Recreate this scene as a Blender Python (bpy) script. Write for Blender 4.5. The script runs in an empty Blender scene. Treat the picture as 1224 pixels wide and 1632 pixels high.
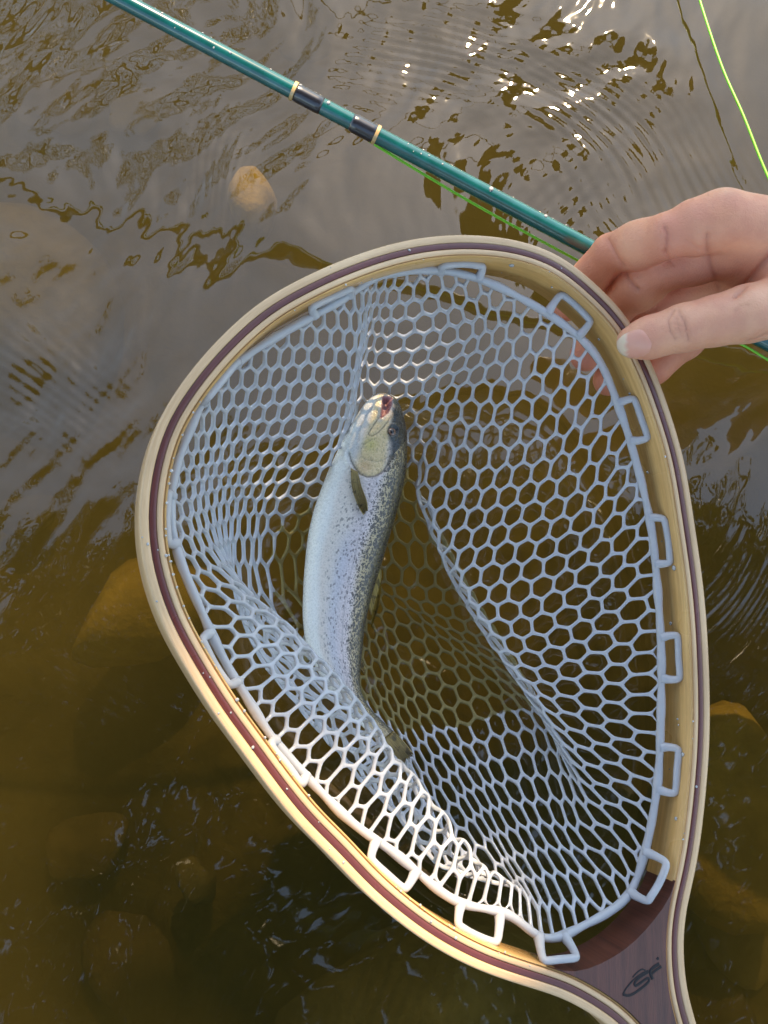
import bpy, bmesh, math, random
import numpy as np
from mathutils import Vector, Matrix

random.seed(7)
rng = np.random.default_rng(11)
R = math.radians
scene = bpy.context.scene
COL = scene.collection

# ------------------------------------------------------------------ camera
PITCH = R(14)
CAM_H = 0.51
HFOV = R(45)
cam_d = bpy.data.cameras.new('camera')
cam = bpy.data.objects.new('camera', cam_d)
COL.objects.link(cam)
cam.location = (0, 0, CAM_H)
cam.rotation_euler = (PITCH, 0, 0)
cam_d.sensor_fit = 'HORIZONTAL'
cam_d.angle = HFOV
cam_d.clip_start = 0.01
cam_d.clip_end = 500
scene.camera = cam

# ------------------------------------------------------------------ light
SUN_ELEV, SUN_AZ = R(47), R(15)          # azimuth from +Y towards +X
world = bpy.data.worlds.new('World')
scene.world = world
world.use_nodes = True
wn = world.node_tree
bg = wn.nodes['Background']
sky = wn.nodes.new('ShaderNodeTexSky')
sky.sky_type = 'NISHITA'
sky.sun_disc = False
sky.sun_elevation = SUN_ELEV
sky.sun_rotation = SUN_AZ
sky.air_density = 1.2
sky.dust_density = 0.3
wn.links.new(sky.outputs[0], bg.inputs[0])
bg.inputs[1].default_value = 0.15
sun_dir = Vector((math.sin(SUN_AZ) * math.cos(SUN_ELEV), math.cos(SUN_AZ) * math.cos(SUN_ELEV), math.sin(SUN_ELEV)))
sl = bpy.data.lights.new('sun', 'SUN')
sl.energy = 3.2
sl.angle = R(0.6)
sl.color = (1.0, 0.82, 0.58)
sun = bpy.data.objects.new('sun', sl)
sun.rotation_euler = sun_dir.to_track_quat('Z', 'Y').to_euler()
COL.objects.link(sun)
scene.view_settings.view_transform = 'Standard'
scene.view_settings.look = 'None'
scene.view_settings.gamma = 1
scene.view_settings.exposure = 1.5
scene.view_settings.use_white_balance = True
scene.view_settings.white_balance_temperature = 7500
scene.cycles.use_denoising = True
scene.cycles.max_bounces = 10
scene.cycles.transparent_max_bounces = 16
scene.cycles.caustics_reflective = False
scene.cycles.caustics_refractive = False
scene.cycles.sample_clamp_indirect = 4

# ------------------------------------------------------------------ space helpers
FPX = 612 / math.tan(HFOV / 2)
CP = np.array([0, 0, CAM_H])
RIGHT = np.array([1.0, 0, 0])
UP = np.array([0, math.cos(PITCH), math.sin(PITCH)])
BACK = np.array([0, -math.sin(PITCH), math.cos(PITCH)])

def ray(px, py):
    return RIGHT * ((px - 612) / FPX) - UP * ((py - 816) / FPX) - BACK
def at_depth(px, py, d):                    # a point d metres in front of the lens
    return CP + ray(px, py) * d
def at_height(px, py, z):                   # a point z metres above the water
    r = ray(px, py)
    return CP + r * ((z - CAM_H) / r[2])
def to_px(P):
    P = np.asarray(P) - CP
    x, y, z = P @ RIGHT, P @ UP, -(P @ BACK)
    return np.stack([612 + FPX * x / z, 816 - FPX * y / z], -1), z

# plane of the net's hoop
HN = RIGHT * math.sin(R(20)) + UP * 0.11 + BACK * math.cos(R(20))
HN = HN / np.linalg.norm(HN)
HC = at_depth(670, 950, 0.41)
HX = RIGHT - HN * (RIGHT @ HN); HX /= np.linalg.norm(HX)
HY = np.cross(HN, HX)
def on_hoop(px, py, off=0.0):               # point on the hoop's plane (off = metres above it)
    r = ray(px, py)
    o = HC + HN * off
    return CP + r * (((o - CP) @ HN) / (r @ HN))
def hoop2(P):
    d = np.asarray(P) - HC
    return np.stack([d @ HX, d @ HY], -1)
def hoop3(q, off=0.0):
    q = np.asarray(q)
    return HC + q[..., :1] * HX + q[..., 1:2] * HY + HN * off

def catmull(pts, n, closed=False):
    pts = np.asarray(pts, float)
    m = len(pts)
    out = []
    segs = m if closed else m - 1
    for i in range(segs):
        if closed:
            p0, p1, p2, p3 = (pts[(i + k - 1) % m] for k in range(4))
        else:
            p1, p2 = pts[i], pts[i + 1]
            p0 = pts[i - 1] if i > 0 else 2 * p1 - p2
            p3 = pts[i + 2] if i + 2 < m else 2 * p2 - p1
        for k in range(n):
            t = k / n
            out.append(0.5 * (2 * p1 + (p2 - p0) * t + (2 * p0 - 5 * p1 + 4 * p2 - p3) * t * t + (3 * p1 - p0 - 3 * p2 + p3) * t ** 3))
    if not closed:
        out.append(pts[-1])
    return np.array(out)
def resample(pts, n, closed=False):
    pts = np.asarray(pts, float)
    if closed:
        pts = np.vstack([pts, pts[:1]])
    s = np.concatenate([[0], np.cumsum(np.linalg.norm(np.diff(pts, axis=0), axis=1))])
    t = np.linspace(0, s[-1], n + 1)[:-1] if closed else np.linspace(0, s[-1], n)
    return np.stack([np.interp(t, s, pts[:, k]) for k in range(pts.shape[1])], -1)
def smooth_line(p, it=20, closed=False):
    p = p.copy()
    for _ in range(it):
        if closed:
            p = 0.5 * p + 0.25 * (np.roll(p, 1, 0) + np.roll(p, -1, 0))
        else:
            p[1:-1] = 0.5 * p[1:-1] + 0.25 * (p[2:] + p[:-2])
    return p

# ------------------------------------------------------------------ object helpers
def empty(name, loc=(0, 0, 0)):
    o = bpy.data.objects.new(name, None)
    o.location = loc
    o.empty_display_size = 0.02
    COL.objects.link(o)
    return o
def tag(o, label=None, cat=None, group=None, kind=None):
    if label: o['label'] = label
    if cat: o['category'] = cat
    if group: o['group'] = group
    if kind: o['kind'] = kind
    return o
def mesh_obj(name, V, F, mat, parent=None, uv=None, smooth=True, mats=None):
    me = bpy.data.meshes.new(name)
    V = np.asarray(V, float)
    base = np.zeros(3)
    if parent is not None:
        base = np.array(parent.matrix_world.translation) if parent.parent is None and parent.type == 'EMPTY' else np.array(parent.get('base', (0, 0, 0)))
    me.from_pydata((V - base).tolist(), [], [list(map(int, f)) for f in F])
    if smooth:
        me.polygons.foreach_set('use_smooth', [True] * len(me.polygons))
    if uv is not None:
        ul = me.uv_layers.new(name='UVMap')
        li = np.zeros(len(me.loops), int)
        me.loops.foreach_get('vertex_index', li)
        ul.data.foreach_set('uv', np.asarray(uv, float)[li].ravel())
    me.materials.append(mat)
    me.update()
    o = bpy.data.objects.new(name, me)
    COL.objects.link(o)
    if parent is not None:
        o.parent = parent
        o['base'] = [float(v) for v in base]
    return o
def set_attr(o, name, data):
    data = np.asarray(data, np.float32)
    me = o.data
    if data.ndim == 1:
        a = me.attributes.new(name, 'FLOAT', 'POINT')
        a.data.foreach_set('value', data)
    else:
        if data.shape[1] == 3:
            data = np.hstack([data, np.ones((len(data), 1), np.float32)])
        a = me.attributes.new(name, 'FLOAT_COLOR', 'POINT')
        a.data.foreach_set('color', data.ravel())

class MB:
    """collects shapes into one mesh"""
    def __init__(s):
        s.V, s.F, s.UV, s.n = [], [], [], 0
    def add(s, V, F, uv=None):
        V = np.asarray(V, float)
        s.V.append(V)
        s.F += [[i + s.n for i in f] for f in F]
        s.UV.append(np.zeros((len(V), 2)) if uv is None else np.asarray(uv, float))
        s.n += len(V)
    def tube(s, pts, rad, sides=10, closed=False, cap=True, flat=1.0, up=None):
        V, F, uv = tube_geo(pts, rad, sides, closed, cap, flat, up)
        s.add(V, F, uv)
    def ball(s, c, r, seg=8, rings=5, scale=(1, 1, 1), rot=None):
        V, F = ball_geo(seg, rings)
        V = V * np.array(scale) * r
        if rot is not None:
            V = V @ np.asarray(rot).T
        s.add(V + np.asarray(c), F)
    def build(s, name, mat, parent=None, smooth=True):
        return mesh_obj(name, np.vstack(s.V), s.F, mat, parent, np.vstack(s.UV), smooth)

def ball_geo(seg, rings):
    V, F = [(0, 0, 1)], []
    for i in range(1, rings):
        a = math.pi * i / rings
        for j in range(seg):
            b = 2 * math.pi * j / seg
            V.append((math.sin(a) * math.cos(b), math.sin(a) * math.sin(b), math.cos(a)))
    V.append((0, 0, -1))
    for j in range(seg):
        F.append([0, 1 + j, 1 + (j + 1) % seg])
        F.append([len(V) - 1, len(V) - 1 - seg + (j + 1) % seg, len(V) - 1 - seg + j])
    for i in range(rings - 2):
        for j in range(seg):
            a, b = 1 + i * seg + j, 1 + i * seg + (j + 1) % seg
            F.append([a, a + seg, b + seg, b])
    return np.array(V, float), F

def frames_along(P, closed=False, up=None):
    n = len(P)
    if closed:
        T = np.roll(P, -1, 0) - np.roll(P, 1, 0)
    else:
        T = np.gradient(P, axis=0)
    T = T / np.maximum(np.linalg.norm(T, axis=1, keepdims=True), 1e-12)
    N = np.zeros_like(P)
    if up is not None:
        N = np.asarray(up) - T * (T @ np.asarray(up))[:, None]
    else:
        v = np.array([0, 0, 1.0]) if abs(T[0][2]) < 0.8 else np.array([1.0, 0, 0])
        v = v - T[0] * (v @ T[0])
        N[0] = v
        for i in range(1, n):
            v = N[i - 1] - T[i] * (N[i - 1] @ T[i])
            N[i] = v / np.linalg.norm(v)
    N = N / np.maximum(np.linalg.norm(N, axis=1, keepdims=True), 1e-12)
    return T, N, np.cross(T, N)

def tube_geo(P, rad, sides=10, closed=False, cap=True, flat=1.0, up=None):
    P = np.asarray(P, float)
    n = len(P)
    rad = np.broadcast_to(np.asarray(rad, float), (n,))
    T, N, B = frames_along(P, closed, up)
    a = np.arange(sides) * 2 * math.pi / sides
    V = P[:, None] + rad[:, None, None] * (np.cos(a)[None, :, None] * N[:, None] * flat + np.sin(a)[None, :, None] * B[:, None])
    s = np.concatenate([[0], np.cumsum(np.linalg.norm(np.diff(P, axis=0), axis=1))])
    uv = np.stack(np.broadcast_arrays(s[:, None], (a * 0.01)[None]), -1).reshape(-1, 2)
    F = []
    for i in range(n if closed else n - 1):
        i2 = (i + 1) % n
        for j in range(sides):
            j2 = (j + 1) % sides
            F.append([i * sides + j, i * sides + j2, i2 * sides + j2, i2 * sides + j])
    V = V.reshape(-1, 3)
    if cap and not closed:
        F.append(list(range(sides))[::-1])
        F.append([(n - 1) * sides + j for j in range(sides)])
    return V, F, uv

# ------------------------------------------------------------------ material helpers
class NT:
    def __init__(s, name):
        s.mat = bpy.data.materials.new(name)
        s.mat.use_nodes = True
        s.t = s.mat.node_tree
        s.bsdf = s.t.nodes['Principled BSDF']
        s.out = s.t.nodes['Material Output']
    def n(s, typ, **kw):
        nd = s.t.nodes.new('ShaderNode' + typ)
        for k, v in kw.items():
            setattr(nd, k, v)
        return nd
    def put(s, sock, v):
        if hasattr(v, 'is_output') or isinstance(v, bpy.types.NodeSocket):
            s.t.links.new(v, sock)
        elif v is not None:
            sock.default_value = v
    def math(s, op, a, b=None, clamp=False):
        nd = s.n('Math', operation=op, use_clamp=clamp)
        s.put(nd.inputs[0], a)
        s.put(nd.inputs[1], b)
        return nd.outputs[0]
    def mix(s, fac, a, b, mode='MIX'):
        nd = s.n('Mix', data_type='RGBA', blend_type=mode)
        s.put(nd.inputs[0], fac)
        s.put(nd.inputs[6], a if not isinstance(a, tuple) else (*a, 1)[:4])
        s.put(nd.inputs[7], b if not isinstance(b, tuple) else (*b, 1)[:4])
        return nd.outputs[2]
    def ramp(s, fac, stops, interp='LINEAR'):
        nd = s.n('ValToRGB')
        nd.color_ramp.interpolation = interp
        el = nd.color_ramp.elements
        while len(el) < len(stops):
            el.new(0.5)
        for e, (p, c) in zip(el, stops):
            e.position = p
            e.color = (*c, 1)[:4] if isinstance(c, tuple) else (c, c, c, 1)
        s.put(nd.inputs[0], fac)
        return nd.outputs[0]
    def maprange(s, v, a, b, c=0.0, d=1.0, smooth=True):
        nd = s.n('MapRange', interpolation_type='SMOOTHSTEP' if smooth else 'LINEAR')
        s.put(nd.inputs[0], v)
        for i, x in enumerate((a, b, c, d)):
            nd.inputs[i + 1].default_value = x
        return nd.outputs[0]
    def coord(s, which='Object'):
        return s.n('TexCoord').outputs[which]
    def mapping(s, vec, scale=(1, 1, 1), rot=(0, 0, 0), loc=(0, 0, 0)):
        nd = s.n('Mapping')
        s.put(nd.inputs[0], vec)
        nd.inputs[1].default_value = loc
        nd.inputs[2].default_value = rot
        nd.inputs[3].default_value = scale
        return nd.outputs[0]
    def noise(s, vec, scale, detail=4, rough=0.5, dist=0.0, out=0):
        nd = s.n('TexNoise')
        s.put(nd.inputs['Vector'], vec)
        nd.inputs['Scale'].default_value = scale
        nd.inputs['Detail'].default_value = detail
        nd.inputs['Roughness'].default_value = rough
        nd.inputs['Distortion'].default_value = dist
        return nd.outputs[out]
    def voronoi(s, vec, scale, out='Distance', feature='F1', rnd=1.0):
        nd = s.n('TexVoronoi', feature=feature)
        s.put(nd.inputs['Vector'], vec)
        nd.inputs['Scale'].default_value = scale
        nd.inputs['Randomness'].default_value = rnd
        return nd.outputs[out]
    def bump(s, h, dist, strength=1.0, normal=None):
        nd = s.n('Bump')
        s.put(nd.inputs['Height'], h)
        nd.inputs['Distance'].default_value = dist
        nd.inputs['Strength'].default_value = strength
        if normal is not None:
            s.put(nd.inputs['Normal'], normal)
        return nd.outputs[0]
    def p(s, **kw):
        names = dict(color='Base Color', rough='Roughness', metal='Metallic', normal='Normal', trans='Transmission Weight',
                     ior='IOR', coat='Coat Weight', coat_rough='Coat Roughness', sss='Subsurface Weight', sss_r='Subsurface Radius',
                     sss_s='Subsurface Scale', spec='Specular IOR Level', alpha='Alpha', sheen='Sheen Weight')
        for k, v in kw.items():
            if isinstance(v, tuple) and len(v) == 3 and k == 'color':
                v = (*v, 1)
            s.put(s.bsdf.inputs[names[k]], v)
        return s.mat

def wood_mat(name, dark, light, rough=0.35, coat=0.3, scale=1.0):
    m = NT(name)
    uv = m.n('UVMap').outputs[0]
    v = m.mapping(uv, (14 * scale, 420 * scale, 1))
    f1 = m.noise(v, 1.0, 5, 0.6, 0.6)
    v2 = m.mapping(uv, (160 * scale, 2600 * scale, 1))
    f2 = m.noise(v2, 1.0, 2, 0.6)
    ob = m.noise(m.coord(), 22, 3)
    f = m.math('ADD', m.math('MULTIPLY', f1, 0.75), m.math('MULTIPLY', f2, 0.35))
    c = m.ramp(f, [(0.28, dark), (0.55, tuple(0.5 * (a + b) for a, b in zip(dark, light))), (0.8, light)])
    c = m.mix(m.maprange(ob, 0.35, 0.75, 0, 0.35), c, tuple(0.62 * x for x in dark))
    r = m.maprange(ob, 0.3, 0.7, rough - 0.08, rough + 0.14)
    return m.p(color=c, rough=r, coat=coat, coat_rough=0.12, normal=m.bump(f2, 0.0002, 0.5))

# ================================================================== WATER, RIVERBED
def perlin(x, y, seed=0):
    r = np.random.default_rng(seed)
    perm = r.permutation(512)
    ang = r.uniform(0, 2 * math.pi, 512)
    xi, yi = np.floor(x).astype(int), np.floor(y).astype(int)
    xf, yf = x - xi, y - yi
    def g(ix, iy, dx, dy):
        h = ang[perm[(ix + perm[iy % 512]) % 512]]
        return np.cos(h) * dx + np.sin(h) * dy
    u = xf ** 3 * (xf * (xf * 6 - 15) + 10)
    v = yf ** 3 * (yf * (yf * 6 - 15) + 10)
    n0 = g(xi, yi, xf, yf) * (1 - u) + g(xi + 1, yi, xf - 1, yf) * u
    n1 = g(xi, yi + 1, xf, yf - 1) * (1 - u) + g(xi + 1, yi + 1, xf - 1, yf - 1) * u
    return (n0 * (1 - v) + n1 * v) * 1.5
def water_material():
    m = NT('stream_water')
    fr = m.n('Fresnel')
    fr.inputs[0].default_value = WATER_IOR
    tr = m.n('BsdfTransparent')
    tr.inputs[0].default_value = WATER_TINT
    gl = m.n('BsdfGlossy')
    gl.inputs['Roughness'].default_value = 0.02
    gl.inputs['Color'].default_value = (1, 1, 1, 1)
    mx = m.n('MixShader')
    # seen from above the surface mirrors the sky; from below it lets the daylight through
    back_ = m.n('NewGeometry').outputs['Backfacing']
    m.put(mx.inputs[0], m.math('ADD', m.math('MULTIPLY', fr.outputs[0], m.math('SUBTRACT', 1.0, back_)), m.math('MULTIPLY', back_, 0.04)))
    m.put(mx.inputs[1], tr.outputs[0]); m.put(mx.inputs[2], gl.outputs[0])
    m.t.links.new(mx.outputs[0], m.out.inputs[0])
    return m.mat
WATER_IOR = 1.66
WATER_TINT = (0.74, 0.67, 0.44, 1)
def axis(lo, hi, step, far):
    mid = list(np.arange(lo, hi + step, step))
    def tail(start, sign):
        out, d, p = [], step, start
        while abs(p) < far:
            d *= 1.16
            p += sign * d
            out.append(p)
        return out
    return np.array(tail(lo, -1)[::-1] + mid + tail(mid[-1], 1))
def blob(X, Y, px, py, rx, ry, rot=0.0):           # soft patch of the stream's surface
    c = at_height(px, py, 0)
    dx, dy = X - c[0], Y - c[1]
    ca, sa = math.cos(rot), math.sin(rot)
    u, v = (dx * ca + dy * sa) / rx, (-dx * sa + dy * ca) / ry
    return np.exp(-(u * u + v * v))
def make_water():
    gx, gy = axis(-0.31, 0.31, 0.0015, 60), axis(-0.24, 0.54, 0.0015, 60)
    X, Y = np.meshgrid(gx, gy, indexing='ij')
    near = np.clip(1 - (np.maximum(abs(X), abs(Y - 0.15)) - 0.35) / 3.0, 0, 1)
    wx = 0.03 * perlin(X * 7, Y * 7, 1); wy = 0.03 * perlin(X * 7 + 9, Y * 7, 2)
    xw, yw = X + wx, Y + wy
    def dirn(deg, fx, fy, seed, x=xw, y=yw):
        c, s = math.cos(R(deg)), math.sin(R(deg))
        return perlin((x * c + y * s) * fx, (-x * s + y * c) * fy, seed)
    chop = (1.0 * blob(X, Y, 60, 420, 0.075, 0.10) + 0.9 * blob(X, Y, 90, 680, 0.07, 0.09) + 0.75 * blob(X, Y, 330, 330, 0.07, 0.08)
            + 0.9 * blob(X, Y, 1180, 620, 0.07, 0.06) + 0.8 * blob(X, Y, 900, 120, 0.09, 0.09, 0.6) + 0.6 * blob(X, Y, 250, 60, 0.15, 0.05)
            + 0.25 * blob(X, Y, 150, 1000, 0.08, 0.05) + 0.2 * blob(X, Y, 120, 1450, 0.08, 0.08))
    far = np.clip((np.maximum(abs(X), abs(Y - 0.15)) - 0.30) / 0.2, 0, 1)
    chop = chop + 0.35 * far
    calm = 0.40 + 0.60 * np.clip((Y - 0.06) / 0.14, 0, 1)      # slack water by the handle
    Z = 0.0038 * perlin(X * 5.5, Y * 5.5, 3) + 0.0016 * dirn(35, 14, 8, 4) * calm
    chop = chop * calm
    Z += (0.00030 * calm + 0.0011 * chop) * dirn(-30, 46, 24, 5)
    Z += (0.00005 * calm + 0.00035 * chop) * dirn(-20, 120, 60, 6)
    Z += (0.00001 + 0.00010 * chop) * dirn(-40, 260, 110, 7)
    # trains of capillary ripples
    for (px, py, rx, ry, rot, deg, wl, amp) in (
            (345, 300, 0.022, 0.050, 0.05, 0, 0.0050, 0.00016), (960, 200, 0.05, 0.03, -0.8, 40, 0.0065, 0.00020),
            (1090, 330, 0.07, 0.05, -0.6, 32, 0.0080, 0.00022), (700, 90, 0.05, 0.03, 0.2, 70, 0.0075, 0.00014),
            (880, 330, 0.03, 0.03, 0.2, -25, 0.0060, 0.00008), (60, 600, 0.05, 0.03, -0.6, 50, 0.0070, 0.00022),
            (200, 1060, 0.05, 0.03, 0.4, 65, 0.0080, 0.00012), (1160, 1000, 0.04, 0.03, 0.6, -50, 0.0075, 0.00020)):
        c, s_ = math.cos(R(deg)), math.sin(R(deg))
        ph = (xw * c + yw * s_) / wl * 2 * math.pi + 1.6 * perlin(X * 20, Y * 20, int(px))
        Z += amp * blob(X, Y, px, py, rx, ry, rot) * np.sin(ph)
    Z *= near
    nx, ny = len(gx), len(gy)
    V = np.stack([X, Y, Z], -1).reshape(-1, 3)
    i, j = np.meshgrid(np.arange(nx - 1), np.arange(ny - 1), indexing='ij')
    a = (i * ny + j).ravel()
    F = np.stack([a, a + ny, a + ny + 1, a + 1], -1)
    me = bpy.data.meshes.new('water')
    me.vertices.add(len(V)); me.vertices.foreach_set('co', V.ravel())
    me.loops.add(len(F) * 4); me.loops.foreach_set('vertex_index', F.ravel())
    me.polygons.add(len(F)); me.polygons.foreach_set('loop_start', np.arange(len(F)) * 4)
    me.polygons.foreach_set('use_smooth', np.ones(len(F), bool))
    me.update(calc_edges=True)
    me.materials.append(water_material())
    o = bpy.data.objects.new('water', me)
    COL.objects.link(o)
    return tag(o, kind='structure')
make_water()
def murk():
    m = bpy.data.materials.new('murky_water')
    m.use_nodes = True
    nt = m.node_tree
    nt.nodes.remove(nt.nodes['Principled BSDF'])
    v = nt.nodes.new('ShaderNodeVolumePrincipled')
    v.inputs['Color'].default_value = (0.50, 0.44, 0.22, 1)
    v.inputs['Density'].default_value = 4.4
    v.inputs['Anisotropy'].default_value = 0.3
    nt.links.new(v.outputs[0], nt.nodes['Material Output'].inputs['Volume'])
    a, t, b = 58, -0.007, -0.6
    V = [(x, y, z) for z in (b, t) for x, y in ((-a, -a), (a, -a), (a, a), (-a, a))]
    F = [[3, 2, 1, 0], [4, 5, 6, 7], [0, 1, 5, 4], [1, 2, 6, 5], [2, 3, 7, 6], [3, 0, 4, 7]]
    tag(mesh_obj('murky_water', V, F, m, smooth=False), 'olive brown murk suspended in the stream', 'water', kind='stuff')
murk()

def bed_material():
    m = NT('riverbed_silt')
    oc = m.coord()
    a = m.noise(oc, 5, 4, 0.55)
    b = m.noise(oc, 34, 4, 0.6, 0.4)
    c = m.ramp(a, [(0.32, (0.10, 0.078, 0.032)), (0.5, (0.26, 0.20, 0.08)), (0.70, (0.46, 0.36, 0.15))])
    c = m.mix(m.maprange(b, 0.42, 0.70, 0, 0.6), c, (0.10, 0.085, 0.035))
    return m.p(color=c, rough=0.9, normal=m.bump(b, 0.01, 0.6))
BED_Z = -0.30
def bed():
    n = 161
    half = 1.6
    g = np.linspace(-half, half, n)
    X, Y = np.meshgrid(g, g, indexing='ij')
    Z = np.full_like(X, BED_Z)
    for k in range(26):
        kx, ky = rng.normal(0, 6, 2)
        Z += 0.012 / (1 + 0.12 * math.hypot(kx, ky)) * np.sin(kx * X + ky * Y + rng.uniform(0, 6))
    e = np.clip((np.maximum(abs(X), abs(Y)) - 1.2) / 0.4, 0, 1)
    Z = Z * (1 - e) + (BED_Z - 0.01) * e
    V = np.stack([X, Y, Z], -1).reshape(-1, 3)
    F = [[i * n + j, (i + 1) * n + j, (i + 1) * n + j + 1, i * n + j + 1] for i in range(n - 1) for j in range(n - 1)]
    # outer skirt that carries the bed to the horizon
    k = len(V)
    V = np.vstack([V, [(-60, -60, BED_Z - 0.01), (60, -60, BED_Z - 0.01), (60, 60, BED_Z - 0.01), (-60, 60, BED_Z - 0.01)]])
    c = [0, (n - 1) * n, n * n - 1, n - 1]
    sides = [[i * n for i in range(n)], [(n - 1) * n + j for j in range(n)], [i * n + n - 1 for i in range(n - 1, -1, -1)], [j for j in range(n - 1, -1, -1)]]
    for i in range(4):
        F.append([k + i, k + (i + 1) % 4] + sides[i][::-1])
    return tag(mesh_obj('riverbed', V, F, bed_material()), kind='structure')
bed()

def stone_material(name, c):
    m = NT(name)
    n1 = m.noise(m.coord(), 14, 5, 0.6)
    n2 = m.noise(m.coord(), 70, 4, 0.6)
    col = m.mix(m.maprange(n1, .35, .68), tuple(0.55 * v for v in c), tuple(1.15 * v for v in c))
    col = m.mix(m.maprange(n2, .5, .7, 0, .5), col, tuple(0.45 * v for v in c))
    return m.p(color=col, rough=0.85, normal=m.bump(n2, 0.006, 0.6))
STONE_M = [stone_material('olive_stone', (.26, .21, .09)), stone_material('brown_stone', (.30, .22, .10)), stone_material('grey_stone', (.27, .24, .15)), stone_material('sunlit_stone', (.70, .50, .16)), stone_material('sandy_stone', (.46, .38, .20))]  # the gold entry puts sunlight on the bed into the stone's colour
def stone(px, py, rx, ry, rz, rot, mat, seed, label, group=None, z=None):
    zb = BED_Z if z is None else z
    c = at_height(px, py, zb + rz); c[2] = zb
    r = np.random.default_rng(seed)
    V, F = ball_geo(22, 12)
    k = r.normal(0, 1, (7, 3)); ph = r.uniform(0, 6, 7)
    bumps = sum(0.055 * np.sin(V @ (k[i] * 1.9) + ph[i]) for i in range(7))
    # a few flat facets, as on split rock
    for _ in range(6):
        nrm_ = r.normal(0, 1, 3); nrm_ /= np.linalg.norm(nrm_)
        over = np.clip(V @ nrm_ - r.uniform(.62, .82), 0, None)
        V = V - nrm_ * over[:, None] * 0.8
    V = V * (1 + bumps)[:, None] * np.array([rx, ry, rz])
    ca, sa = math.cos(rot), math.sin(rot)
    V = np.stack([V[:, 0] * ca - V[:, 1] * sa, V[:, 0] * sa + V[:, 1] * ca, V[:, 2]], -1)
    V = V + c + np.array([0, 0, rz * 0.35])
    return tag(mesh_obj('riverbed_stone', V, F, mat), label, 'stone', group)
stone(396, 300, .021, .036, .040, -.1, STONE_M[3], 1, 'stone coloured bright sunlit gold under the water between the rod and the net rim', z=-.20)
stone(215, 960, .075, .042, .05, .5, STONE_M[3], 2, 'broad stone coloured sunlit gold underwater beside the curve of the wooden net rim', z=-.27)
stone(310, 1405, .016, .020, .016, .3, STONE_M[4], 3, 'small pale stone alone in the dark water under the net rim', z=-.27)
stone(1200, 1290, .060, .085, .05, .2, STONE_M[3], 4, 'stone coloured sunlit golden brown underwater outside the straight side of the net rim', z=-.26)
stone(30, 440, .085, .105, .045, .5, STONE_M[4], 5, 'large sandy stone under rippled water off the rod', z=-.30)
stone(760, 1680, .15, .10, .12, .3, STONE_M[4], 6, 'flat sandy stone under the water by the net handle', z=-.29)
r_ = np.random.default_rng(21)
spots = [(560, 300), (640, 330), (230, 190), (700, 120), (860, 260), (1010, 180), (1150, 90), (1120, 480), (100, 130), (470, 60), (30, 820), (130, 1330), (200, 1560),
         (520, 1590), (1170, 830), (1160, 1060), (1190, 1480), (1150, 1610), (330, 780), (520, 720), (720, 600), (860, 760), (900, 950), (780, 1080), (900, 1250), (640, 1180), (470, 960), (760, 860), (960, 560), (1000, 1120), (700, 1330)]
KIND = ['dull olive', 'reddish brown', 'grey', 'sunlit gold', 'pale sandy']
def where(x, y):
    if y < 0.51 * x - 60: return 'in the water beyond the fishing rod'
    if y < 420 and x < 800: return 'in the water between rod and net'
    if x > 1110: return 'outside the straight side of the net rim'
    if x < 420 and y < 900: return 'under water off the rounded end of the net'
    if y > 1100 + max(0, (x - 400)) * 0.85 or (x < 330 and y > 900): return 'under water off the slanting sunny rim'
    return 'dimly seen below the net bag'
for i, (x, y) in enumerate(spots):
    a_ = r_.uniform(.025, .062)
    k = r_.choice([0, 0, 1, 1, 2, 4])
    big = 'broad' if a_ > .048 else 'small' if a_ < .036 else 'mid-sized'
    asp = r_.uniform(.6, .95)
    big = big + (' elongated' if asp < .75 else ' rounded')
    stone(x + r_.uniform(-25, 25), y + r_.uniform(-25, 25), a_, a_ * asp, a_ * r_.uniform(.12, .22), r_.uniform(0, 3), STONE_M[k], 100 + i,
          f'{big} {KIND[k]} riverbed stone {where(x, y)}', 'stones on the riverbed')

# ================================================================== LANDING NET: FRAME
strip_px = [(1165, 1960), (1130, 1870), (1095, 1790), (1060, 1715), (1025, 1665), (994, 1629), (956, 1601), (904, 1572), (848, 1554), (768, 1526), (686, 1481), (604, 1416), (543, 1352), (490, 1299), (441, 1237),
            (400, 1181), (361, 1128), (318, 1059), (282, 994), (259, 932), (245, 866), (245, 785), (266, 694), (305, 625), (361, 557), (426, 498),
            (491, 460), (557, 430), (625, 407), (690, 394), (757, 391), (825, 399), (888, 422), (945, 467), (992, 518), (1025, 580), (1053, 653), (1078, 739), (1096, 850),
            (1109, 945), (1116, 1045), (1118, 1165), (1110, 1279), (1097, 1375), (1080, 1449), (1075, 1508), (1080, 1577), (1094, 1632), (1112, 1690), (1135, 1760), (1160, 1840), (1195, 1945)]
hq = hoop2(np.array([on_hoop(*p) for p in strip_px]))
hq = smooth_line(resample(catmull(hq, 12), 420), 12)
FR = hq                                            # centre line of the dark strip, in the hoop's plane
tq = np.gradient(FR, axis=0); tq /= np.linalg.norm(tq, axis=1, keepdims=True)
nq = np.stack([tq[:, 1], -tq[:, 0]], -1)           # points inwards (path runs clockwise in the picture)
ctr = FR[60:360].mean(0)
if ((ctr - FR[200]) @ nq[200]) < 0:
    nq = -nq
f_len = np.concatenate([[0], np.cumsum(np.linalg.norm(np.diff(FR, axis=0), axis=1))])

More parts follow.
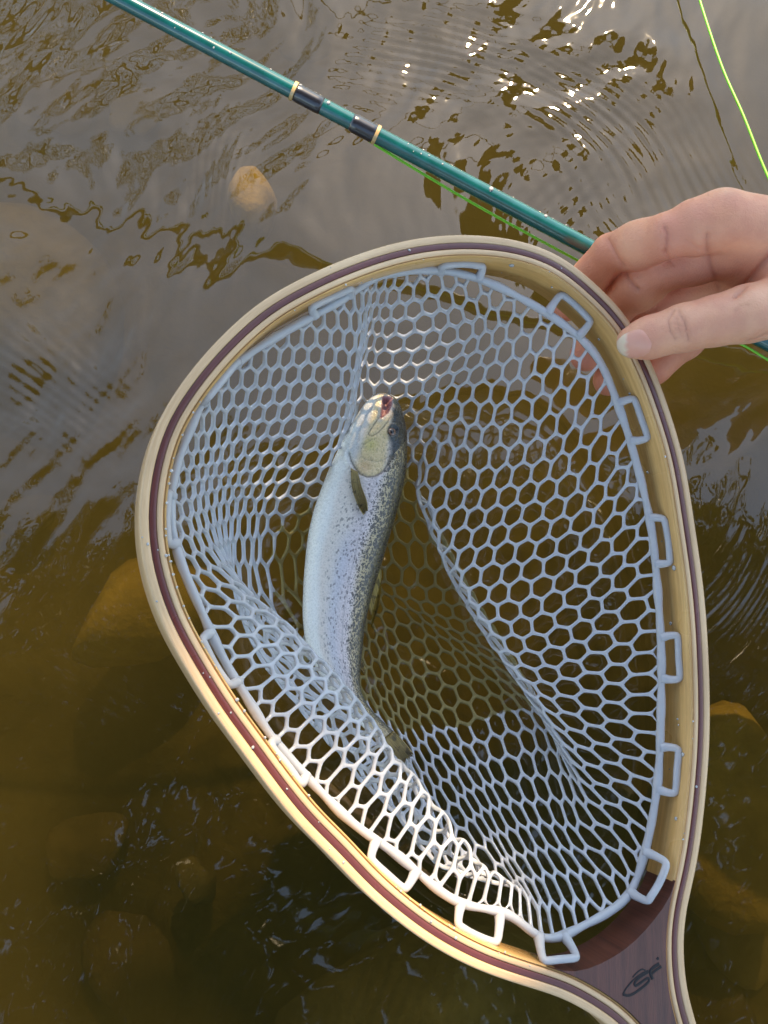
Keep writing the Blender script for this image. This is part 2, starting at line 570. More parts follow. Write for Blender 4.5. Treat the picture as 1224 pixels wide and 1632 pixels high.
net = empty('landing_net', tuple(on_hoop(1150, 1850)))
bpy.context.view_layer.update()
tag(net, 'wooden teardrop landing net with clear rubber mesh bag, held above the stream', 'landing net')
M_maple = wood_mat('pale_maple', (0.60, 0.35, 0.17), (0.88, 0.60, 0.34))
M_inner = wood_mat('warm_lit_maple', (0.56, 0.28, 0.08), (0.92, 0.56, 0.22), 0.3, 0.4)  # same maple, tanned to paint in the warm light on its inner side
M_strip = wood_mat('purple_heart', (0.085, 0.016, 0.012), (0.19, 0.045, 0.032), 0.3, 0.4)
M_handle = wood_mat('dark_rosewood', (0.040, 0.010, 0.006), (0.17, 0.048, 0.026), 0.38, 0.25)

def lam(name, r0, r1, top, bot, mat, bev=0.0009):
    """a bent lamination: rectangle section r0..r1 (inwards) by bot..top (along the hoop's normal)"""
    b = bev
    sec = [(r0 + b, top), (r1 - b, top), (r1 - b * 0.3, top - b * 0.3), (r1, top - b), (r1, bot + b), (r1 - b, bot), (r0 + b, bot), (r0, bot + b), (r0, top - b), (r0 + b * 0.3, top - b * 0.3)]
    n, k = len(FR), len(sec)
    V = np.zeros((n, k, 3)); uv = np.zeros((n, k, 2))
    per = np.concatenate([[0], np.cumsum([math.dist(sec[i], sec[i + 1]) for i in range(k - 1)])])
    for j, (r, z) in enumerate(sec):
        V[:, j] = hoop3(FR + nq * r, z)
        uv[:, j, 0] = f_len; uv[:, j, 1] = per[j]
    F = [[i * k + j, i * k + (j + 1) % k, (i + 1) * k + (j + 1) % k, (i + 1) * k + j] for i in range(n - 1) for j in range(k)]
    F += [list(range(k))[::-1], [(n - 1) * k + j for j in range(k)]]
    o = mesh_obj(name, V.reshape(-1, 3), F, mat, net, uv.reshape(-1, 2))
    bm = bmesh.new(); bm.from_mesh(o.data); bmesh.ops.recalc_face_normals(bm, faces=bm.faces); bm.to_mesh(o.data); bm.free()
    return o
FD = 0.022
lam('outer_lamination', -0.0054, -0.00145, 0.0, -FD, M_maple)
lam('accent_strip', -0.0014, 0.0013, -0.00015, -FD + 0.0004, M_strip, 0.0003)
lam('inner_lamination', 0.00135, 0.0042, -0.0001, -FD + 0.0002, M_maple)
lam('warm_inner_face', 0.00425, 0.0055, -0.0004, -FD, M_inner)  # thin layer that carries the painted warm light

# throat and handle
throat_px = [(1079, 1405), (1073, 1424), (1056, 1454), (1022, 1496), (987, 1527), (939, 1554), (900, 1562), (868, 1556)]
tq2 = hoop2(np.array([on_hoop(*p) for p in throat_px]))
tq2 = resample(catmull(tq2, 8), 40)
def leg_idx(q):
    return int(np.argmin(np.linalg.norm(FR + nq * 0.0052 - q, axis=1)))
iR, iL = leg_idx(tq2[0]), leg_idx(tq2[-1])
right_leg = (FR + nq * 0.0054)[iR:]
left_leg = (FR + nq * 0.0054)[:iL + 1][::-1]
nst = 60
LR, LL = resample(right_leg, nst), resample(left_leg, nst)
def handle_piece():
    rows = []
    m = 13
    thr = resample(tq2, m)
    for i in range(nst):
        w = max(0.0, 1 - i / 16.0) ** 1.6
        base = np.linspace(0, 1, m)[:, None]
        line = LR[i] * (1 - base) + LL[i] * base
        bow = thr - (thr[0] * (1 - base) + thr[-1] * base)
        rows.append(line + bow * w)
    G = np.array(rows)
    V, F, uv = [], [], []
    top, bot = 0.0006, -FD + 0.0006
    for z in (top, bot):
        V.append(hoop3(G.reshape(-1, 2), z)); uv.append(G.reshape(-1, 2)[:, ::-1])
    K = nst * m
    for i in range(nst - 1):
        for j in range(m - 1):
            a = i * m + j
            F.append([a, a + 1, a + m + 1, a + m]); F.append([K + a, K + a + m, K + a + m + 1, K + a + 1])
    for j in range(m - 1):
        F.append([j, K + j, K + j + 1, j + 1])
        e = (nst - 1) * m + j
        F.append([e, e + 1, K + e + 1, K + e])
    for i in range(nst - 1):
        a = i * m; F.append([a, a + m, K + a + m, K + a])
        a = i * m + m - 1; F.append([a, K + a, K + a + m, a + m])
    o = mesh_obj('handle', np.vstack(V), F, M_handle, net, np.vstack(uv), smooth=False)
    bm = bmesh.new(); bm.from_mesh(o.data); bmesh.ops.recalc_face_normals(bm, faces=bm.faces); bm.to_mesh(o.data); bm.free()
    bv = o.modifiers.new('edge', 'BEVEL'); bv.width = 0.0009; bv.segments = 3; bv.limit_method = 'ANGLE'; bv.angle_limit = R(50)
    return o
handle = handle_piece()

# burnt-in maker's mark on the handle
def mark(px):
    return (960 + px[0] / 8.16, 1500 + px[1] / 8.16)
logo = MB()
for pts, w in (([(268, 690), (300, 630), (350, 565), (420, 490), (510, 425), (600, 380)], 1.0), ([(268, 690), (330, 706), (400, 685), (480, 632), (560, 570), (605, 520), (600, 482), (565, 492), (470, 560), (430, 578), (425, 535), (500, 460), (600, 400)], 1.5),
               ([(740, 292), (680, 330), (630, 378), (625, 420), (655, 492)], 1.9), ([(640, 425), (700, 375), (768, 330)], 1.5), ([(395, 470), (430, 430), (480, 385), (520, 365), (560, 378)], 0.9), ([(705, 235), (722, 210), (730, 232), (712, 240)], 0.8)):
    q = np.array([on_hoop(*mark(p), off=0.00065) for p in pts])
    q = catmull(q, 6)
    logo.tube(q, 0.00045 * w, 6, flat=0.35, up=HN)
m = NT('burnt_mark'); m.p(color=(0.006, 0.005, 0.008), rough=0.7)
logo.build('maker_mark', m.mat, net)

# ================================================================== LANDING NET: RUBBER BAG
def rubber():
    m = NT('clear_rubber')
    n1 = m.noise(m.coord(), 160, 3)
    c = m.mix(n1, (0.84, 0.84, 0.88), (0.94, 0.94, 0.95))
    m.p(color=c, rough=0.16, trans=0.50, ior=1.40, spec=0.6, normal=m.bump(n1, 0.0006, 0.25))
    return m.mat
M_rub = rubber()

def zr(px, py, off=-0.013):
    return on_hoop(px, py, off)
# stations round the bag, clockwise from the top: rim, then (px, py, height as a share of the rim's height)
ST = [
    [(600, 441), (588, 522, .58), (572, 598, .26), (566, 690, .04)],
    [(640, 434), (622, 520, .60), (600, 590, .30), (590, 665, .05)],
    [(700, 430), (690, 520, .60), (655, 592, .31), (625, 660, .05)],
    [(768, 446), (750, 535, .61), (700, 605, .32), (648, 690, .05)],
    [(830, 475), (790, 560, .64), (725, 632, .32), (660, 725, .04)],
    [(895, 515), (830, 605, .66), (745, 690, .34), (664, 762, .06), (672, 775, .0)],
    [(950, 565), (872, 660, .68), (765, 745, .38), (672, 800, .10), (684, 812, -.05)],
    [(985, 645), (900, 730, .70), (785, 795, .42), (684, 838, .14), (700, 846, -.1)],
    [(1015, 740), (925, 810, .72), (800, 850, .46), (702, 880, .18), (722, 888, -.15)],
    [(1038, 840), (938, 890, .74), (815, 915, .52), (722, 925, .24), (742, 926, -.2)],
    [(1048, 940), (950, 970, .76), (835, 985, .58), (748, 972, .32), (765, 966, -.2)],
    [(1054, 1040), (965, 1055, .78), (862, 1055, .62), (785, 1030, .40), (792, 1010, -.2)],
    [(1053, 1150), (985, 1145, .80), (895, 1130, .66), (828, 1092, .46), (822, 1062, -.2)],
    [(1048, 1250), (1000, 1230, .82), (925, 1205, .70), (872, 1155, .50), (842, 1100, -.1)],
    [(1030, 1350), (998, 1315, .84), (942, 1280, .68), (905, 1225, .48), (850, 1140, .0)],
    [(1000, 1430), (968, 1385, .82), (915, 1335, .60), (870, 1260, .36), (800, 1150, .0)],
    [(930, 1475), (905, 1415, .80), (860, 1345, .52), (790, 1240, .24), (720, 1130, -.1)],
    [(868, 1497), (855, 1430, .82), (815, 1360, .46), (750, 1240, .20), (680, 1125, -.1)],
    [(808, 1455), (815, 1410, .94), (800, 1400, .50), (720, 1260, .18), (650, 1122, -.1)],
    [(723, 1436), (752, 1352, .92), (700, 1380, .50), (690, 1290, .16), (625, 1120, -.1)],
    [(633, 1362), (680, 1258, .88), (620, 1290, .44), (640, 1220, .14), (600, 1112, -.1)],
    [(563, 1313), (632, 1202, .85), (565, 1235, .40), (600, 1180, .12), (580, 1095, -.1)],
    [(498, 1248), (590, 1142, .82), (515, 1175, .36), (560, 1130, .10), (560, 1080, -.1)],
    [(437, 1180), (545, 1087, .80), (465, 1115, .34), (515, 1085, .08), (540, 1060, -.05)],
    [(393, 1111), (500, 1038, .76), (425, 1065, .32), (475, 1050, .06), (518, 1040, -.05)],
    [(356, 1050), (452, 990, .72), (395, 1010, .30), (440, 1015, .05), (495, 1015, -.05)],
    [(317, 965), (396, 942, .66), (378, 960, .30), (420, 975, .05), (465, 985, -.05)],
    [(286, 890), (350, 885, .62), (372, 900, .28), (425, 925, .0)],
    [(271, 815), (335, 825, .60), (376, 845, .28), (424, 880, .02)],
    [(280, 750), (338, 775, .60), (385, 800, .28), (426, 838, .04)],
    [(300, 690), (352, 735, .62), (398, 772, .30), (434, 812, .06)],
    [(340, 612), (388, 682, .62), (430, 738, .32), (458, 786, .08)],
    [(400, 562), (436, 645, .64), (470, 712, .34), (490, 772, .10)],
    [(460, 525), (486, 605, .66), (512, 682, .38), (520, 762, .10)],
    [(520, 492), (532, 565, .72), (545, 645, .44), (542, 735, .10)],
    [(562, 466), (572, 530, .76), (566, 612, .48), (552, 705, .08)],
]
FLOOR_C = at_height(575, 915, -0.030)
def station(st):
    rim = zr(*st[0])
    pts = [rim]
    lv = [(x, y, f * rim[2] if f >= 0 else f * 0.06) for (x, y, f) in st[1:]]
    if len(lv) == 3:
        r2, r3 = lv[1], lv[2]
        lv.insert(2, tuple(0.5 * (u + v) for u, v in zip(r2, r3)))
    for l in lv:
        pts.append(at_height(*l))
    r3 = pts[-1]
    pts[-1] = r3.copy()
    mid = r3 * 0.5 + FLOOR_C * 0.5; mid[2] = -0.022
    pts.append(mid)
    pts.append(FLOOR_C)
    return np.array(pts)
ctrl = np.array([station(s) for s in ST])          # station, level, xyz
NU = len(ST) * 10
cu = np.stack([catmull(ctrl[:, k], 10, closed=True) for k in range(ctrl.shape[1])], 1)   # NU, 6, 3
cu[:, 0] = smooth_line(cu[:, 0], 8, True)
prof = np.array([resample(catmull(c, 12), 61) for c in cu])    # NU, 61, 3 by arc length from rim to middle
plen = np.array([np.linalg.norm(np.diff(p, axis=0), axis=1).sum() for p in prof])
# even spread of the stations round the flat layout of the bag
rim3 = prof[:, 0]
dl = np.linalg.norm(np.roll(rim3, -1, 0) - rim3, axis=1)
dth = 0.5 * dl / dl.sum() + 0.5 / NU
th = np.concatenate([[0], np.cumsum(dth)]) / dth.sum() * 2 * math.pi     # NU+1
RB = smooth_line(plen, 40, True) * 1.25 + 0.012     # flat radius per direction
profc = np.concatenate([prof, prof[:1]]); RBc = np.concatenate([RB, RB[:1]])
def bag_point(x, y):
    """flat layout (metres, angle clockwise from the top) -> point on the hanging bag"""
    rr = math.hypot(x, y); a = math.atan2(x, y) % (2 * math.pi)
    f = np.interp(a, th, np.arange(NU + 1)); i = min(int(f), NU - 1); t = f - i
    rad = RBc[i] * (1 - t) + RBc[i + 1] * t
    rho = min(rr / rad, 1.0)
    g = (1 - rho) ** 0.88 * 60; k = min(int(g), 59); s = g - k
    p0 = profc[i, k] * (1 - s) + profc[i, k + 1] * s
    p1 = profc[i + 1, k] * (1 - s) + profc[i + 1, k + 1] * s
    return p0 * (1 - t) + p1 * t, rr / rad
CELL = 0.0146                                       # hexagon flat-to-flat pitch
STRAND = 0.00104                                    # half strand width
def make_bag():
    a = CELL / math.sqrt(3)
    YS = 1.25                                       # the cells are a little taller than wide
    verts, vid, faces = [], {}, []
    def vert(ix, x, y):
        if ix not in vid:
            x += 0.0006 * math.sin(ix[0] * 2.1 + ix[1] * 3.7); y += 0.0006 * math.sin(ix[0] * 4.3 - ix[1] * 1.9)
            p, rho = bag_point(x, y)
            vid[ix] = len(verts); verts.append((p, rho))
        return vid[ix]
    N = 26
    for row in range(-N, N + 1):
        for c in range(-N, N + 1):
            cx = (c + 0.5 * (row % 2)) * CELL; cy = row * 1.5 * a * YS
            _, rho = bag_point(cx, cy)
            if rho > 1.03:
                continue
            ids = []
            for k in range(6):
                ang = R(90 + 60 * k)
                x, y = cx + a * math.cos(ang), cy + a * YS * math.sin(ang)
                ids.append(vert((round(x / (CELL / 2)), round(y / (a * YS / 2))), x, y))
            if sum(verts[i][1] >= 1 for i in ids) >= 5:
                continue
            faces.append(ids)
    P = np.array([v[0] for v in verts])
    V = [p for p in P]; F = []
    emid = {}
    def edge_mid(i, j):
        k = (min(i, j), max(i, j))
        if k not in emid:
            emid[k] = len(V); V.append((P[i] + P[j]) / 2)
        return emid[k]
    for ids in faces:
        q = P[ids]; cen = q.mean(0)
        inner = []
        for k in range(6):
            p, pa, pb = q[k], q[k - 1], q[(k + 1) % 6]
            e1, e2 = pa - p, pb - p
            l1, l2 = np.linalg.norm(e1), np.linalg.norm(e2)
            dc = cen - p; ld = np.linalg.norm(dc)
            if l1 < 1e-6 or l2 < 1e-6:
                inner.append(p + dc * 0.3); continue
            e1, e2 = e1 / l1, e2 / l2
            b = e1 + e2; lb = np.linalg.norm(b)
            if lb < 0.15:
                d = dc / max(ld, 1e-9); off = STRAND
            else:
                d = b / lb
                sh = math.sqrt(max(0.02, (1 - e1 @ e2) / 2))
                off = STRAND / sh
                if d @ dc < 0: d = dc / max(ld, 1e-9)
            off = min(off, 0.6 * ld)
            inner.append(p + (0.85 * d + 0.15 * dc / max(ld, 1e-9)) * off)
            # the holes' corners stay angular
        corner = [q[k] + (inner[k] - q[k]) * 0.62 for k in range(6)]
        mids = [edge_mid(ids[k], ids[(k + 1) % 6]) for k in range(6)]
        base = len(V)
        for k in range(6):
            V.append(corner[k]); V.append((inner[k] + inner[(k + 1) % 6]) / 2)
        for k in range(6):
            k2 = (k + 1) % 6
            F.append([ids[k], mids[k], base + 2 * k + 1, base + 2 * k])
            F.append([mids[k], ids[k2], base + 2 * k2, base + 2 * k + 1])
    o = mesh_obj('mesh_bag', np.array(V), F, M_rub, net)
    so = o.modifiers.new('thick', 'SOLIDIFY'); so.thickness = 0.0021; so.offset = 0
    sb = o.modifiers.new('round', 'SUBSURF'); sb.levels = 1; sb.render_levels = 1
    return o
make_bag()

# rim cord of the bag and the loops that tie it to the frame
cord = resample(rim3, 260, True)
mb = MB()
rad = 0.0021 + 0.00035 * np.sin(np.arange(260) * 0.9) * np.sin(np.arange(260) * 0.23)
mb.tube(cord, rad, 10, closed=True)
mb.build('rim_cord', M_rub, net)
loops_px = [(735, 412), (920, 490), (1022, 668), (1068, 862), (1080, 1045), (1082, 1232), (1050, 1408), (893, 1530), (755, 1498), (610, 1395), (455, 1215), (345, 1058), (262, 825), (340, 598), (520, 470)]
inner_face = FR + nq * 0.0064
for (x, y) in loops_px:
    q = hoop2(on_hoop(x, y, -0.009))
    i = int(np.argmin(np.linalg.norm(inner_face[30:390] - q, axis=1))) + 30
    ds = f_len[1] - f_len[0]
    hw = int(round(0.0100 / ds))
    if y > 1390 and 870 < x:                        # the throat's own loops sit on the handle
        dd = ((-28, 2), (28, -4)) if x < 1000 else ((14, -34), (-16, 30))
        bar = np.array([on_hoop(x + dx, y + dy, -0.002) for dx, dy in dd])
        bar = np.array([bar[0], bar.mean(0), bar[1]])
    else:
        bar = hoop3(inner_face[[i - hw, i, i + hw]], -0.0080)
    ends = []
    for b in (bar[0], bar[2]):
        k = int(np.argmin(np.linalg.norm(cord - b, axis=1)))
        ends.append(cord[k])
    def rnd(p, a, b, r=0.30):
        return [p + (a - p) * r, p, p + (b - p) * r]
    A, B = ends
    j = np.random.default_rng(int(x + y)).uniform(-1, 1, 3) * .0007
    pts = [A, A * .5 + bar[0] * .5 + (bar[0] - bar[1]) * .02, bar[0] * .86 + A * .10 + bar[1] * .04, bar[0] * .72 + bar[1] * .28 + j * .4, bar[1] + j, bar[2] * .72 + bar[1] * .28 - j * .4, bar[2] * .86 + B * .10 + bar[1] * .04, B * .5 + bar[2] * .5 + (bar[2] - bar[1]) * .02, B]
    pts = catmull(np.array(pts), 6)
    t = np.linspace(0, 1, len(pts))
    mb = MB()
    mb.tube(pts, 0.00185 + 0.0011 * np.abs(2 * t - 1) ** 6, 10)
    mb.build('attachment_loop', M_rub, net)

# ================================================================== ROD AND LINES
def gloss(name, c, rough=0.15, coat=0.6, **k):
    m = NT(name)
    n1 = m.noise(m.coord(), 90, 3)
    return m.p(color=m.mix(m.maprange(n1, 0.3, 0.7), tuple(0.8 * v for v in c), tuple(min(1, 1.15 * v) for v in c)), rough=rough, coat=coat, coat_rough=0.05, **k)
ra_, rb_ = at_height(190, -2, .122), at_height(1215, 541, .014)
rod_line = resample(np.array([ra_ + (rb_ - ra_) * k for k in (-1.6, 0, 1, 1.6)]), 300)
M_teal = gloss('teal_lacquer', (0.002, 0.10, 0.095), 0.22, 1.0)
M_wrap = gloss('black_thread_wrap', (0.012, 0.013, 0.020), 0.3, 1.0)
M_gold = gloss('gold_trim_wrap', (0.62, 0.40, 0.17), 0.35, 0.6)
rod = empty('fishing_rod', tuple(rod_line[-1]))
bpy.context.view_layer.update()
tag(rod, 'glossy teal fishing rod with black thread wraps lying diagonally over the water', 'fishing rod')
rs = np.linspace(0, 1, 300)
RODR = 13.6 / FPX * to_px(rod_line)[1] if False else 0.0028 + 0.0026 * rs
mb = MB(); mb.tube(rod_line, RODR, 20); mb.build('blank', M_teal, rod)
rpx, _ = to_px(rod_line)
def rod_slice(x0, x1, extra, name, mat, taper=True):
    xs = np.linspace(x0, x1, 14)
    P = np.stack([np.interp(xs, rpx[:, 0], rod_line[:, k]) for k in range(3)], -1)
    rr = np.interp(xs, rpx[:, 0], RODR)
    bump = extra * (np.clip(np.minimum(np.arange(14), 13 - np.arange(14)) / 2.0, 0.15, 1) if taper else 1)
    mb = MB(); mb.tube(P, rr + bump, 20); return mb.build(name, mat, rod)
rod_slice(470, 513, 0.00035, 'thread_wrap', M_wrap)
rod_slice(560, 601, 0.00055, 'thread_wrap', M_wrap)
rod_slice(465.5, 470.5, 0.00075, 'trim_ring', M_gold, False)
rod_slice(597, 602, 0.00085, 'trim_ring', M_gold, False)
M_line = NT('green_line'); M_line.p(color=(0.22, 0.72, 0.04), rough=0.3, sss=0.2, sss_s=0.001); M_line = M_line.mat
def under_rod(x, dy, dz):                            # the line hangs just below the rod
    f = np.interp(x, rpx[:, 0], np.arange(300))
    i = int(min(f, 298)); p = rod_line[i] + (rod_line[i + 1] - rod_line[i]) * (f - i)
    q, _ = to_px(p)
    return (q[0], q[1] + dy, p[2] + dz)
ln = [under_rod(-250, 4, -.006), under_rod(300, 4, -.006), under_rod(500, 6, -.006), under_rod(575, 14, -.006), under_rod(640, 20, -.007), under_rod(770, 28, -.009), under_rod(925, 30, -.009), under_rod(1050, 30, -.008), under_rod(1165, 26, -.006), under_rod(1224, 28, -.006), under_rod(1400, 50, -.006)]
mb = MB(); mb.tube(resample(catmull(np.array([at_height(*p) for p in ln]), 10), 200), 0.00078, 8)
tag(mb.build('fly_line', M_line), 'bright green fly line running just below the teal rod', 'fly line')
ln = [(1060, -190, .012), (1095, -75, .012), (1115, 0, .012), (1150, 105, .012), (1185, 185, .013), (1224, 282, .014), (1290, 420, .016), (1400, 560, .018)]
mb = MB(); mb.tube(resample(catmull(np.array([at_height(*p) for p in ln]), 10), 120), 0.00080, 8)
tag(mb.build('fly_line', M_line), 'loose green fly line crossing the water above the hand, away from the rod', 'fly line')

# ================================================================== TROUT
# outline in plan: belly edge, back edge, height of the mid line above the water (m), rounded half thickness share
fish_px = [  # y-ish station: (belly x,y), (back x,y), z
    ((600, 629), (618, 629), .020), ((588, 638), (629, 634), .020), ((577, 650), (637, 645), .019), ((566, 668), (643, 662), .018),
    ((552, 692), (648, 688), .016), ((537, 722), (649, 722), .014), ((524, 750), (647, 752), .012), ((512, 780), (641, 782), .010),
    ((500, 815), (632, 818), .009), ((491, 855), (620, 858), .008), ((486, 900), (607, 902), .007), ((483, 945), (593, 948), .007),
    ((483, 990), (583, 990), .007), ((489, 1030), (578, 1030), .007), ((504, 1066), (575, 1062), .008), ((524, 1098), (574, 1090), .008),
    ((546, 1124), (580, 1112), .008), ((567, 1147), (593, 1132), .008), ((587, 1167), (611, 1150), .008), ((604, 1182), (627, 1165), .008)]
NS, NA = 330, 200
bel = np.array([at_height(*a, z) for a, b, z in fish_px]); dor = np.array([at_height(*b, z) for a, b, z in fish_px])
bel, dor = catmull(bel, 20), catmull(dor, 20)
cenl = resample((bel + dor) / 2, NS)
_s = np.concatenate([[0], np.cumsum(np.linalg.norm(np.diff((bel + dor) / 2, axis=0), axis=1))])
tt = np.linspace(0, _s[-1], NS)
bel = np.stack([np.interp(tt, _s, bel[:, k]) for k in range(3)], -1); dor = np.stack([np.interp(tt, _s, dor[:, k]) for k in range(3)], -1)
FL = _s[-1]
sN = tt / FL
thick_share = np.interp(sN, [0, .03, .12, .25, .5, .75, .9, 1], [.75, .72, .66, .62, .60, .56, .50, .42])
half = np.linalg.norm(dor - bel, axis=1) / 2
across = (dor - bel) / (2 * half[:, None])
ang = np.arange(NA) * 2 * math.pi / NA
upv = np.array([0, 0, 1.0])
# t: -1 belly .. +1 back; u: out of the flank facing up
ct, st_ = np.cos(ang), np.sin(ang)
T2 = np.sign(ct) * np.abs(ct) ** 0.95
U2 = np.sign(st_) * np.abs(st_) ** 0.90
bT = half * thick_share
Vf = cenl[:, None] + across[:, None] * (half[:, None] * T2[None])[..., None] + upv * (bT[:, None] * U2[None])[..., None]
SS, TT = np.meshgrid(tt, T2, indexing='ij')        # metres along from the snout; -1..1 across
UPF = np.broadcast_to(U2[None], SS.shape)
px_f, _ = to_px(Vf)
PXX, PYY = px_f[..., 0], px_f[..., 1]
Tm = TT * half[:, None]
def seg_dist(x, y, pts):
    d = np.full(x.shape, 1e9)
    for (x0, y0), (x1, y1) in zip(pts[:-1], pts[1:]):
        dx, dy = x1 - x0, y1 - y0
        k = np.clip(((x - x0) * dx + (y - y0) * dy) / (dx * dx + dy * dy), 0, 1)
        d = np.minimum(d, np.hypot(x - x0 - k * dx, y - y0 - k * dy))
    return d
def sstep(a, b, x):
    k = np.clip((x - a) / (b - a), 0, 1); return k * k * (3 - 2 * k)
def in_poly(x, y, poly):
    inside = np.zeros(x.shape, bool)
    j = len(poly) - 1
    for i in range(len(poly)):
        xi, yi = poly[i]; xj, yj = poly[j]
        c = ((yi > y) != (yj > y)) & (x < (xj - xi) * (y - yi) / (yj - yi + 1e-12) + xi)
        inside ^= c
        j = i
    return inside
head_side = sstep(0.0, 0.25, UPF)
def Z3(x, y): return (520 + x / 7.65, 610 + y / 7.65)     # drawing of the head, enlarged
gill_edge = [Z3(*p) for p in ((800, 900), (760, 990), (690, 1080), (600, 1135), (500, 1145), (410, 1110), (350, 1040), (300, 950), (275, 860))]
pre_op = [Z3(*p) for p in ((560, 690), (470, 740), (420, 820), (430, 900), (500, 940), (620, 960), (720, 930), (790, 880))]
jaw_line = [Z3(*p) for p in ((560, 300), (500, 380), (430, 500), (400, 620), (400, 720))]
jaw2 = [Z3(*p) for p in ((640, 420), (560, 540), (510, 620), (545, 655), (640, 600), (720, 510), (790, 420))]
mouth = [Z3(*p) for p in ((675, 165), (690, 150), (760, 150), (820, 180), (812, 280), (770, 370), (700, 420), (648, 455), (655, 360), (670, 260))]
d_gill, d_pre, d_jaw, d_jaw2 = (seg_dist(PXX, PYY, l) for l in (gill_edge, pre_op, jaw_line, jaw2))
disp = np.zeros(SS.shape)
disp -= 0.0010 * np.exp(-(d_gill / 2.2) ** 2) * head_side
disp += 0.0006 * np.exp(-((d_gill - 5) / 4) ** 2) * head_side * (PYY < 762)
disp -= 0.0004 * np.exp(-(d_pre / 1.8) ** 2) * head_side
disp -= 0.0005 * np.exp(-(d_jaw / 1.8) ** 2) * head_side
disp -= 0.0008 * np.exp(-(d_jaw2 / 1.6) ** 2) * head_side
inm = in_poly(PXX, PYY, mouth) & (UPF > 0)
d_mouth = seg_dist(PXX, PYY, mouth + mouth[:1])
disp -= np.where(inm, 0.0055 * sstep(0, 6, d_mouth), 0)
eye_c = Z3(800, 590)
d_eye = np.hypot(PXX - eye_c[0], PYY - eye_c[1])
disp += 0.0009 * np.exp(-((d_eye - 10) / 3.0) ** 2) * head_side - 0.0012 * np.exp(-(d_eye / 6.5) ** 2) * head_side
nrm = np.zeros_like(Vf)
nrm = across[:, None] * (T2[None] / half[:, None])[..., None] + upv * (U2[None] / np.maximum(bT, 1e-5)[:, None])[..., None]
nrm /= np.linalg.norm(nrm, axis=-1, keepdims=True)
Vf = Vf + nrm * disp[..., None]
# skin colours (the animal's own)
def lerp(a, b, k): return a + (b - a) * k[..., None]
C = np.zeros(SS.shape + (3,))
belly, flank, lilac, blue, back, olive = (np.array(c) for c in ((.88, .85, .78), (.80, .71, .62), (.74, .64, .62), (.55, .58, .68), (.10, .080, .032), (.50, .37, .15)))
wob = 0.06 * np.sin(SS * 140) + 0.05 * np.sin(SS * 61 + 2)
tw = TT + wob * 0.6
C[:] = belly
C = lerp(C, flank, sstep(-.62, -.40, tw))
C = lerp(C, lilac, sstep(-.15, .25, tw) * 0.9)
bl = np.exp(-((TT + .02 + 0.25 * (sN[:, None] - .6)) / .22) ** 2) * sstep(.36, .5, sN)[:, None] * (1 - sstep(.80, .9, sN))[:, None]
C = lerp(C, blue, 0.55 * bl)
C = lerp(C, olive, sstep(.38, .66, tw) * 0.85)
C = lerp(C, olive, sstep(.80, .92, sN)[:, None] * sstep(-.7, -.2, TT) * 0.8)
C = lerp(C, back, sstep(.66, .97, tw))
hd = (1 - sstep(-2, 2, (d_gill) * np.where(in_poly(PXX, PYY, gill_edge + [Z3(200, 700), Z3(500, 0), Z3(1000, 0), Z3(980, 700)]), -1, 1)))
cheek = np.array((.78, .58, .30)); cheek2 = np.array((.62, .52, .50))
cx, cy = Z3(560, 950)
C = lerp(C, cheek, hd * head_side * sstep(-.45, -.15, TT) * (1 - sstep(.35, .6, TT)) * 0.95)
yl = np.exp(-((PXX - Z3(540, 0)[0]) ** 2 + (PYY - Z3(0, 750)[1]) ** 2) / 110)
C = lerp(C, np.array((.66, .55, .18)), yl * 0.8 * head_side)
yl = np.exp(-((PXX - Z3(470, 0)[0]) ** 2 + (PYY - Z3(0, 1030)[1]) ** 2) / 120)
C = lerp(C, np.array((.66, .42, .22)), yl * 0.8 * head_side)
darkh = hd * sstep(.42, .62, TT + 0.25 * np.exp(-(d_eye / 12) ** 2))
C = lerp(C, np.array((.022, .023, .018)), darkh)
C = lerp(C, np.array((.50, .50, .48)), hd * (1 - sstep(-.5, -.2, TT)) * 0.7)
snout_dark = sstep(.60, .70, TT) * hd
lip = hd * np.exp(-((d_mouth - 1.5) / 2.2) ** 2) * head_side
C = lerp(C, np.array((.60, .50, .44)), lip * 0.6 * (1 - snout_dark))
C = lerp(C, np.array((.46, .22, .22)), np.where(inm, sstep(0, 2.0, d_mouth), 0))
C = lerp(C, np.array((.12, .04, .05)), np.where(inm, sstep(4, 9, d_mouth), 0) * 0.5)
for d, w, k in ((d_gill, 1.6, .65), (d_pre, 1.0, .35), (d_jaw, 1.0, .35), (d_jaw2, 1.0, .55)):
    C = lerp(C, np.array((.09, .07, .05)), k * np.exp(-(d / w) ** 2) * head_side)
lat = np.exp(-((TT - .30) / .018) ** 2) * sstep(.25, .3, sN)[:, None] * head_side
C = lerp(C, C * 0.55, lat * 0.6)
